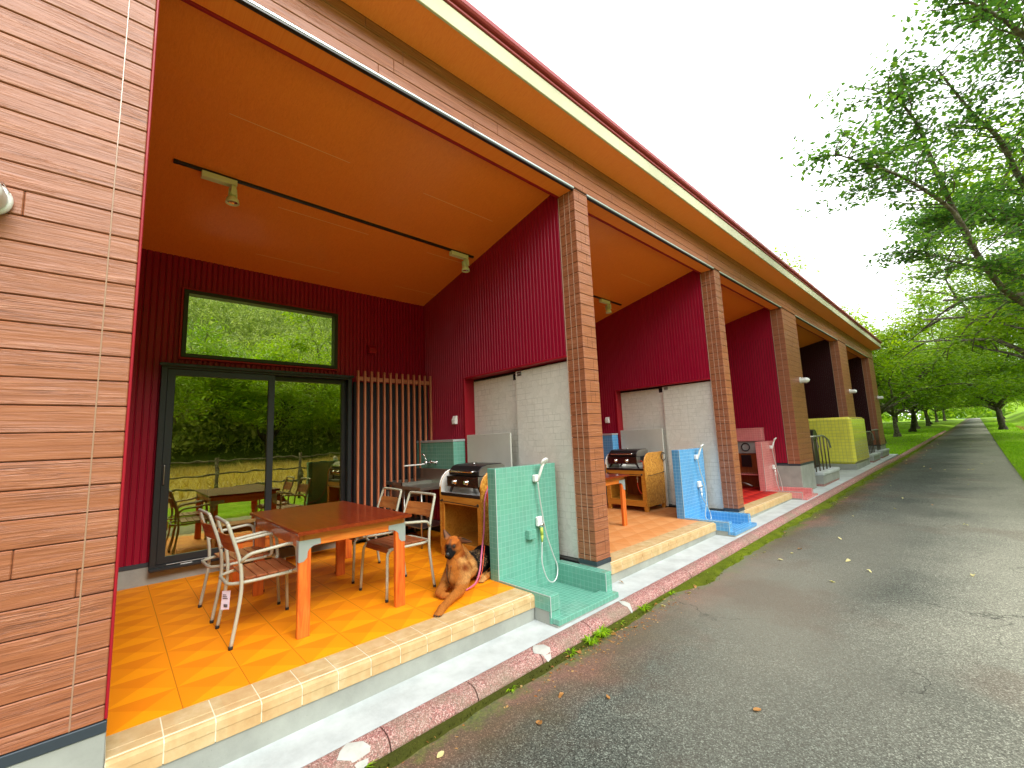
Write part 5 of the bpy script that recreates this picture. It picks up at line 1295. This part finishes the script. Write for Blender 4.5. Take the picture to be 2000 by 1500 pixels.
def tree_mesh(seed, th=1.9, r0=.20, mains=5, Lm=3.2, leaf=.13, per=13, tilt=55, levels=3, rad=.22, lift=-.02, zmin=2.3, clip=None):
    rr = random.Random(seed); tm, lm = MB(), MB()
    pts, d, r = limb(tm, Vector((0, 0, -.15)), Vector((rr.uniform(-.15, .15), rr.uniform(-.15, .15), 1)).normalized(), th, r0, rr, 5, .07)
    tm.tube([(0, 0, -.2), (0, 0, .02), (0, 0, .25)], [r0 * 1.6, r0 * 1.3, r0 * 1.0], 9, caps=False)
    top = pts[-1]
    def grow(p, d, L_, r, lv):
        pts, dd, re = limb(tm, p, d, L_, r, rr, 5 if lv < 2 else 3, .16 + .05 * lv, lift if lv else .03)
        if lv >= levels - 1:
            for q in pts[1:]:
                if q.z > zmin and (clip is None or clip(q)): leafs(lm, q, per, rad, leaf, rr)
        if lv >= levels: return
        nchild = (4, 4, 3, 2)[lv]
        for k in range(nchild):
            t = rr.uniform(.35, 1.0) if k else 1.0; idx = min(len(pts) - 1, int(t * (len(pts) - 1) + .5)); q = pts[idx]
            a = rr.uniform(0, 6.28); sp = rr.uniform(.45, .95)
            o_ = dd.orthogonal().normalized(); o_.rotate(Matrix.Rotation(a, 3, dd))
            nd = (dd * math.cos(sp) + o_ * math.sin(sp)).normalized(); nd.z = nd.z * .75 + .06 + max(0, zmin + .5 - q.z) * .35; nd.normalize()
            if clip and lv >= 1 and not clip(q): continue
            grow(q, nd, L_ * rr.uniform(.55, .78), max(.008, r * .5), lv + 1)
    for k in range(mains):
        a = 6.283 * k / mains + rr.uniform(-.35, .35); t = R(tilt + rr.uniform(-16, 14))
        grow(top, Vector((math.cos(a) * math.sin(t), math.sin(a) * math.sin(t), math.cos(t))), Lm * rr.uniform(.85, 1.2), r0 * .55, 0)
    return tm, lm
def make_tree(seed, loc, rz, sc, label, group, bark='bark', lf='leaf_a', **kw):
    tm, lm = tree_mesh(seed, **kw)
    o = empty('cherry_tree', loc, rz, label, 'tree', group); o.scale = (sc,) * 3
    tm.build('trunk', M[bark], o, fix=False); lm.build('crown', M[lf], o, fix=False)
    return o
GL = 'trees in a row on the grass left of the lane'
T1 = make_tree(5, (-1.25, 34.0, gz(34)), .4, 1.0, 'lichen-barked tree nearest the end of the building, its trunk rising past the last wall lamp', GL, per=48, Lm=3.5, leaf=.17, rad=.38)
T2 = make_tree(9, (-1.35, 43.0, gz(43)), 1.2, 1.0, 'second tree in the row beyond the building, with a forked pale trunk', GL, per=48, Lm=3.4, th=1.7, leaf=.17, rad=.38)
T3 = make_tree(14, (-1.15, 51.6, gz(51.6)), 2.2, 1.0, 'third tree in the row beyond the building, with a dark thick trunk', GL, 'bark_dark', per=48, Lm=3.4, th=2.1, r0=.24, leaf=.17, rad=.38)
def place(src, loc, rz, sc, label, group, lf=None):
    c = copy_tree(src); c.location = loc; c.rotation_euler = (0, 0, rz); c.scale = (sc, sc, sc * 1.0); c['label'] = label; c['group'] = group
    return c
place(T2, (-1.4, 60.0, gz(60)), 3.3, 1.0, 'fourth tree in the row left of the lane', GL)
place(T1, (-1.0, 68.0, gz(68)), 4.5, 1.0, 'fifth tree in the row left of the lane', GL)
place(T3, (-1.3, 76.0, gz(76)), 5.2, .95, 'sixth tree in the row left of the lane', GL)
place(T2, (-1.1, 86.0, gz(86)), .3, 1.0, 'seventh tree in the row left of the lane', GL)
place(T1, (-.6, 95.0, gz(95)), 2.9, 1.0, 'farthest tree in the row left of the lane, leaning over the road', GL)
GB = 'trees standing back on the lawn beyond the building'
for i, (x, y, s_, src) in enumerate(((-6.5, 47, 1.05, T3), (-8.5, 58, 1.1, T2), (-6.2, 70, 1.1, T1), (-12, 66, 1.2, T3), (-9, 84, 1.15, T2), (-14, 90, 1.3, T1), (-7, 102, 1.1, T3))):
    place(src, (x, y, gz(y)), 1.3 * i + .7, s_, ['dark trunk standing back on the lawn between the first two row trees', 'tree standing back behind the third row tree'][i] if i < 2 else ['', '', 'third tree back on the lawn, behind the fifth row tree', 'tree farthest left on the lawn, deep behind the row', 'tree on the lawn between the far row trees', 'large tree deep on the lawn near the wood', 'last tree on the lawn before the crossing road'][i], GB)
GR = 'trees on the verge right of the lane'
place(T3, (4.15, 52.0, gz(52)), .9, .92, 'tree with a short thick trunk right of the lane', GR)
place(T2, (4.35, 64.0, gz(64)), 2.0, .9, 'slim trunk just behind the thick trunk right of the lane', GR)
place(T1, (6.2, 40.0, gz(40)), 3.6, .98, 'tree whose crown hangs over the lane from the right in the middle distance', GR)
place(T2, (4.9, 80.0, gz(80)), 4.0, 1.0, 'far tree right of the lane beyond the thick trunk', GR)
place(T3, (5.4, 97.0, gz(97)), 5.0, 1.0, 'farthest tree right of the lane', GR)
T4 = make_tree(23, (6.7, 20.5, gz(20)), 2.4, 1.15, 'leafy tree overhanging the lane from the right, in front of the far tree row', GR, lf='leaf_a', per=55, Lm=3.5, th=2.2, leaf=.12, rad=.30, tilt=46, zmin=3.3, clip=lambda q: q.z > 3.0 and (Matrix.Rotation(2.4, 3, 'Z') @ q).x * 1.15 + 6.7 > 2.2)
c_ = place(T4, (7.4, 29.0, gz(29)), 5.1, 1.02, 'green tree behind the overhanging one on the right of the lane', GR)
place(T4, (6.9, 15.4, gz(15)), 2.4, 1.05, 'dense leafy tree between the nearest limbs and the lane avenue on the right', GR)
place(T4, (6.0, 25.0, gz(25)), 2.4, 1.12, 'leafy tree filling the gap above the lane just before the avenue on the right', GR)
T6 = make_tree(31, (-4.6, 30.2, gz(30)), .2, 1.25, 'tall yellow-green tree showing above the far end of the roof', 'tall trees behind the building', lf='leaf_y', per=34, Lm=3.0, th=2.8, tilt=34, leaf=.17, rad=.32)
place(T6, (-9.0, 38.0, gz(38)), 2.2, 1.2, 'yellow-green tree behind the roof end, farther back', 'tall trees behind the building')

GF = 'trees at the edge of the dry field across the lane'
for i, (x, y, s_, src, lb) in enumerate(((31, 2.5, 1.25, T1, 'tree at the edge of the dry field, nearest the blue container'), (29.5, 9.5, 1.1, T3, 'dark-trunked tree standing at the far side of the dry field'), (33, 15.5, 1.45, T6, 'tall yellow-green tree at the far side of the dry field'), (30, 22, 1.2, T2, 'spreading tree beyond the dry field, right of the tall yellow-green one'), (32, -4.5, 1.35, T6, 'tall tree at the near corner of the dry field'))):
    place(src, (x, y, gz(y)), 1.1 * i, s_, lb, GF)

# the near tree: its limbs sweep over the lane from the right
rr = random.Random(77); tm, lm = MB(), MB(); NLF = .066
def P3(*a): return [Vector(p) for p in a]
TB = Vector((5.9, 12.6, 0))
trunk = P3((5.95, 12.7, -.3), (5.8, 12.6, .8), (5.6, 12.5, 1.9))
tm.tube(trunk, [.24, .19, .17], 10)
A1 = catmull(P3((5.6, 12.5, 1.9), (4.7, 12.5, 2.7), (3.64, 12.02, 3.42), (3.16, 10.78, 4.15), (2.85, 9.63, 5.35), (2.72, 9.07, 6.05), (2.49, 8.45, 6.46)), 5)
A2 = catmull(P3((5.6, 12.5, 1.9), (4.9, 12.2, 3.8), (4.1, 11.8, 5.0), (3.87, 11.59, 5.45), (3.63, 10.77, 6.08), (3.39, 10.33, 6.43), (3.05, 9.6, 7.1)), 5)
A3 = catmull(P3((3.16, 10.78, 4.15), (2.95, 9.9, 4.75), (2.5, 9.0, 5.18), (2.2, 8.22, 5.22), (1.86, 7.6, 5.33)), 5)
A4 = catmull(P3((4.9, 12.2, 3.8), (4.6, 11.0, 5.2), (4.2, 9.8, 6.3), (3.75, 8.9, 6.9), (3.3, 8.3, 7.25)), 5)
A5 = catmull(P3((4.7, 12.5, 2.7), (4.2, 11.6, 3.5), (3.5, 10.9, 3.75), (2.9, 10.3, 4.0), (2.5, 9.9, 4.25)), 5)
A6 = catmull(P3((5.6, 12.5, 1.9), (6.5, 12.0, 3.6), (7.2, 11.4, 5.0), (7.8, 10.5, 6.2)), 5)
A8 = catmull(P3((5.6, 12.5, 1.9), (5.1, 13.6, 3.6), (4.7, 14.2, 5.2), (3.9, 13.6, 5.6), (3.2, 13.0, 5.75), (2.6, 12.4, 5.6)), 5)
A9 = catmull(P3((4.7, 12.5, 2.7), (4.5, 12.9, 4.3), (3.9, 12.7, 5.0), (3.2, 12.2, 5.35), (2.7, 11.7, 5.3)), 5)
A10 = catmull(P3((4.6, 11.0, 5.2), (4.4, 10.2, 6.6), (4.1, 9.6, 7.6), (3.7, 9.1, 8.2)), 5)
A7 = catmull(P3((4.1, 11.8, 5.0), (4.2, 10.9, 6.2), (3.95, 10.0, 7.2), (3.8, 9.4, 7.9)), 5)
for A, ra, rb, dens in ((A1, .075, .012, 1.25), (A2, .08, .012, 1.1), (A3, .04, .008, 1.0), (A4, .07, .010, 1.25), (A5, .035, .008, .9), (A6, .11, .02, .7), (A7, .05, .01, 1.3), (A8, .055, .01, 2.2), (A9, .045, .01, 2.2), (A10, .045, .01, 1.6)):
    n_ = len(A); tm.tube(A, [ra + (rb - ra) * i / (n_ - 1) for i in range(n_)], 8)
    for i, p in enumerate(A):
        t = i / (n_ - 1)
        if t < .30: continue
        for _ in range(3 if dens > 2 else 2 if rr.random() < dens * .8 else 1):
            a = rr.uniform(0, 6.283); ax = (A[min(i + 1, n_ - 1)] - A[i - 1]).normalized()
            d = (ax * rr.uniform(.2, .9) + Vector((math.cos(a), math.sin(a), rr.uniform(-.25, .45)))).normalized()
            L_ = rr.uniform(.35, .95) * (1.15 - .35 * t)
            pts, dd, re = limb(tm, p.copy(), d, L_, .011, rr, 4, .2, -.03)
            for q in pts[1:]:
                leafs(lm, q, 9, .12, .088, rr, .30, .35)
                if rr.random() < .55:
                    a = rr.uniform(0, 6.28); p2, d2, r2 = limb(tm, q.copy(), (dd + Vector((math.cos(a), math.sin(a), .1))).normalized(), rr.uniform(.15, .4), .005, rr, 2, .2, -.03)
                    for z_ in p2[1:]: leafs(lm, z_, 8, .11, .088, rr, .30, .35)
o = empty('cherry_tree', TB, 0, 'nearest tree, its bare-jointed limbs with sparse leaves sweep over the lane at upper right', 'tree', GR)
for nm, mb_, mt_ in (('trunk', tm, M['bark']), ('crown', lm, M['leaf_b'])):
    mb_.v = [(a - TB.x, b - TB.y, c - TB.z) for a, b, c in mb_.v]; mb_.build(nm, mt_, o, fix=False)

# ---------------------------------------------------------------- forest masses
def wood(name, label, cells, mt, seed, n_, size, hmin, hmax):
    rr = random.Random(seed); mb = MB()
    blobs = []
    for (x0, x1, y0, y1, cnt) in cells:
        for _ in range(cnt):
            x, y = rr.uniform(x0, x1), rr.uniform(y0, y1); r_ = rr.uniform(1.6, 3.2); blobs.append((x, y, z_land(x, y) + rr.uniform(hmin, hmax), r_))
    for (x, y, z, r_) in blobs:
        for _ in range(n_):
            u = rr.uniform(-.35, 1); a = rr.uniform(0, 6.28); k = math.sqrt(max(0, 1 - u * u)); q = Vector((k * math.cos(a), k * math.sin(a), u * .85)) * r_ * rr.uniform(.78, 1.08)
            c = Vector((x, y, z)) + q; nrm = (q.normalized() + Vector((rr.gauss(0, .5), rr.gauss(0, .5), rr.gauss(0, .5)))).normalized()
            t1 = nrm.orthogonal().normalized(); t1.rotate(Matrix.Rotation(rr.uniform(0, 6.28), 3, nrm)); t2 = nrm.cross(t1); s = size * rr.uniform(.5, 1.3)
            mb.add([c - t1 * s, c + t2 * s * .4, c + t1 * s, c - t2 * s * .4], [(0, 1, 2, 3)])
    return tag(mb.build(name, mt, fix=False), label, 'forest', kind='stuff')
wood('hillside_forest', 'dense green wooded hillside across the field', [(31, 37, -10, 40, 130), (37, 48, -14, 50, 150), (48, 66, -16, 60, 170), (66, 96, -20, 85, 160)], M['leaf_f'], 3, 480, .17, .2, 2.4)
wood('far_forest', 'green shrubs and woods closing the view at the end of the lane', [(-60, 60, 118, 124, 60), (-70, 70, 126, 145, 60)], M['leaf_a'], 4, 200, .5, .2, 2.5)
wood('rear_forest', 'green woods behind the building', [(-20, -12, -8, 26, 46), (-34, -21, -10, 60, 60), (-60, -30, 60, 118, 50)], M['leaf_f'], 6, 200, .34, .2, 3.5)

# ---------------------------------------------------------------- grass, reeds, weeds, leaves
def blades(name, n_, zones, h, w_, mt, seed, label, cat, zf=z_land, lean=.35):
    rr = random.Random(seed); mb = MB(); tot = sum(z[4] for z in zones)
    for (x0, x1, y0, y1, wt) in zones:
        for _ in range(int(n_ * wt / tot)):
            y = y0 + (y1 - y0) * rr.random() ** 1.35; a0 = x0(y) if callable(x0) else x0; a1 = x1(y) if callable(x1) else x1
            x = rr.uniform(a0, a1); z = zf(x, y) - .01; a = rr.uniform(0, 6.28); hh = h * rr.uniform(.5, 1.3); ww = w_ * (1 + (y if y > 0 else 0) * .03)
            c_, s_ = math.cos(a) * ww, math.sin(a) * ww; lx_, ly_ = rr.gauss(0, lean) * hh, rr.gauss(0, lean) * hh
            b = len(mb.v); mb.v += [(x - c_, y - s_, z), (x + c_, y + s_, z), (x + lx_, y + ly_, z + hh)]; mb.f.append((b, b + 1, b + 2)); mb.m.append(0); mb.sm.append(False)
    return tag(mb.build(name, mt, fix=False), label, cat, kind='stuff')
blades('grass', 90000, [(lambda y: xr(y) + .03, lambda y: xr(y) + 1.7, 9, 34, 2.2), (lambda y: xr(y) + .03, 9, 30, 75, 1.6), (-8, lambda y: xl(y) - .17, 25.3, 60, 2.2), (-14, -1, 50, 95, .7), (3.5, 5.5, -4, 9, .4)], .07, .006, M['blade'], 2, 'bright green grass blades on the verges', 'grass')
blades('reeds', 42000, [(7.3, 31, -14, 34, 1)], .42, .018, M['reed'], 5, 'dry golden reeds standing in the field', 'reeds', z_field, .5)
blades('ditch_weeds', 5000, [(lambda y: xr(y) + 1.8, lambda y: xr(y) + 3.0, 18, 60, 1)], .16, .02, M['reed'], 15, 'brownish weeds along the ditch right of the lane', 'weeds')
def weed(loc, n_, h, seed, lab):
    rr = random.Random(seed); mb = MB()
    o = empty('weed_clump', loc, 0, lab, 'weed', 'weeds growing at the kerb')
    for _ in range(n_):
        a = rr.uniform(0, 6.28); L_ = h * rr.uniform(.55, 1.25); d = Vector((math.cos(a), math.sin(a), 0)); s = Vector((-d.y, d.x, 0)) * .0042; r0 = d * rr.uniform(0, .018)
        P = [r0, r0 + d * L_ * .35 + Vector((0, 0, L_ * .55)), r0 + d * L_ * .95 + Vector((0, 0, L_ * rr.uniform(.25, .7)))]
        mb.add([P[0] - s * .6, P[0] + s * .6, P[1] + s, P[1] - s, P[2]], [(0, 1, 2, 3), (3, 2, 4)])
    mb.build('leaves', M['blade'], o, fix=False)
def rz_(y): return gz(y) - .09
weed((.485, 3.06, rz_(3)), 90, .10, 1, 'largest grass tuft at the kerb below the mint shower')
weed((.50, 2.90, rz_(3)), 60, .085, 2, 'grass tuft with brown dead leaves nearest the camera side of the shower')
weed((.475, 3.74, rz_(3.7)), 70, .085, 3, 'round grass tuft at the kerb just past the mint shower')
weed((.47, 4.28, rz_(4.3)), 28, .065, 4, 'small green weed beside the white kerb patch')
weed((.455, 1.03, rz_(1)), 34, .07, 5, 'small weed at the kerb at the bottom edge of the photo')
for k_, (wx, wy, wn, wh, wl) in enumerate(((.49, 2.66, 40, .06, 'low weed at the kerb just left of the brown dead leaves'), (.475, 3.35, 24, .05, 'tiny weed between the two large tufts'), (.47, 5.10, 20, .05, 'small weed on the moss below the first pillar'), (.48, 2.05, 18, .045, 'little weed beside the kerb in the foreground moss'), (.47, 6.3, 24, .06, 'small weed on the moss below the salmon terrace'))):
    weed((wx, wy, rz_(wy)), wn, wh, 20 + k_, wl)
rr = random.Random(41); lt = MB()
for _ in range(900):
    y = rr.uniform(.8, 16) if rr.random() < .6 else rr.gauss(3.2, .5); x = xl(y) + abs(rr.gauss(0, .16 if y < 5 else .22)) + .01; z = rz_(y) + .004 + (.012 if x < xl(y) + .06 else 0)
    a = rr.uniform(0, 6.28); L_ = rr.uniform(.004, .016); w_ = L_ * rr.choice((.15, .45, .6)); c_, s_ = math.cos(a), math.sin(a); t = rr.uniform(0, .006)
    lt.add([(x - c_ * L_, y - s_ * L_, z), (x + s_ * w_, y - c_ * w_, z + t), (x + c_ * L_, y + s_ * L_, z + .001), (x - s_ * w_, y + c_ * w_, z + t * .3)], [(0, 1, 2, 3)])
tag(lt.build('leaf_litter', M['leaf_dry'], fix=False), 'tiny brown crumbs and leaf litter gathered along the kerb', 'litter', kind='stuff')
def leaf_mesh(seed):
    rr = random.Random(seed); mb = MB(); n = 6; L_ = 1.0; V = []
    for i in range(n + 1):
        t = i / n; w_ = .30 * math.sin(math.pi * min(.999, t * .94 + .03)) ** .8; cz = .22 * math.sin(t * 3.0 + seed) * rr.uniform(.5, 1); cu = rr.uniform(.2, .9)
        V += [(L_ * (t - .5), -w_, cz + w_ * cu), (L_ * (t - .5), 0, cz), (L_ * (t - .5), w_, cz + w_ * cu * rr.uniform(.4, 1.2))]
    mb.add(V, [(3 * i + k, 3 * i + 3 + k, 3 * i + 4 + k, 3 * i + 1 + k) for i in range(n) for k in (0, 1)], 0, True); return mb
LMs = []
for s in range(3):
    for mt in ('leaf_dry', 'leaf_pale'):
        me = leaf_mesh(s + 1).build('fallen_leaf', M[mt], fix=False); LMs.append(me.data); bpy.data.objects.remove(me)
rl = random.Random(9)
def drop(x, y, s, pale, lab, grp='fallen leaves on the lane', z=None):
    d = LMs[rl.randrange(3) * 2 + (1 if pale else 0)]; o = bpy.data.objects.new('fallen_leaf', d); COL.objects.link(o)
    o.location = (x, y, (rz_(y) + .018 * (1 - ((x - (xl(y) + xr(y)) / 2) / 1.5) ** 2) if z is None else z) + .008); o.scale = (s, s, s * .8); o.rotation_euler = (rl.uniform(-.4, .4), rl.uniform(-.4, .4), rl.uniform(0, 6.28))
    tag(o, lab, 'leaf', grp)
for (x, y, s, pale, lab) in ((1.728, 2.869, .055, 0, 'curled orange leaf lying alone on the lane in the foreground'), (1.01, 2.401, .045, 0, 'small orange leaf on the asphalt left of the lone curled one'), (.779, 2.215, .045, 0, 'reddish leaf near the kerb moss in the foreground'),
                             (.855, 1.931, .06, 0, 'dark brown leaf nearest the bottom of the lane'), (.602, 3.392, .04, 0, 'orange-brown leaf just below the mint shower tuft'), (.50, 3.92, .05, 0, 'red-brown leaf beside the round grass tuft'), (.56, 3.96, .05, 1, 'pale cream leaf beside the red-brown one'),
                             (.642, 1.388, .05, 1, 'thin pale leaf by the kerb at the bottom edge'), (.53, 2.98, .06, 0, 'dead brown leaf caught in the grass tuft'), (.513, 2.74, .055, 0, 'rusty leaf under the grass tuft below the shower'), (.54, 3.16, .055, 0, 'brown leaf at the far side of the largest tuft'),
                             (.57, 4.62, .05, 0, 'orange leaf on the moss near the first pillar'), (.60, 4.42, .06, 1, 'pale curled leaf on the moss near the first pillar')):
    drop(x, y, s, pale, lab)
drop(.06, 4.03, .055, 0, 'brown leaf on the white concrete strip below the first pillar', z=gz(4) + .004)
for _ in range(60):
    y = 5 + 34 * rl.random() ** 1.2
    x = xl(y) + (rl.random() ** 2.2 * .7 if rl.random() < .5 else rl.uniform(.3, 2.9))
    drop(x, y, rl.uniform(.04, .07), rl.random() < .8, 'small pale leaf scattered far along the lane', 'pale leaves scattered along the far lane')
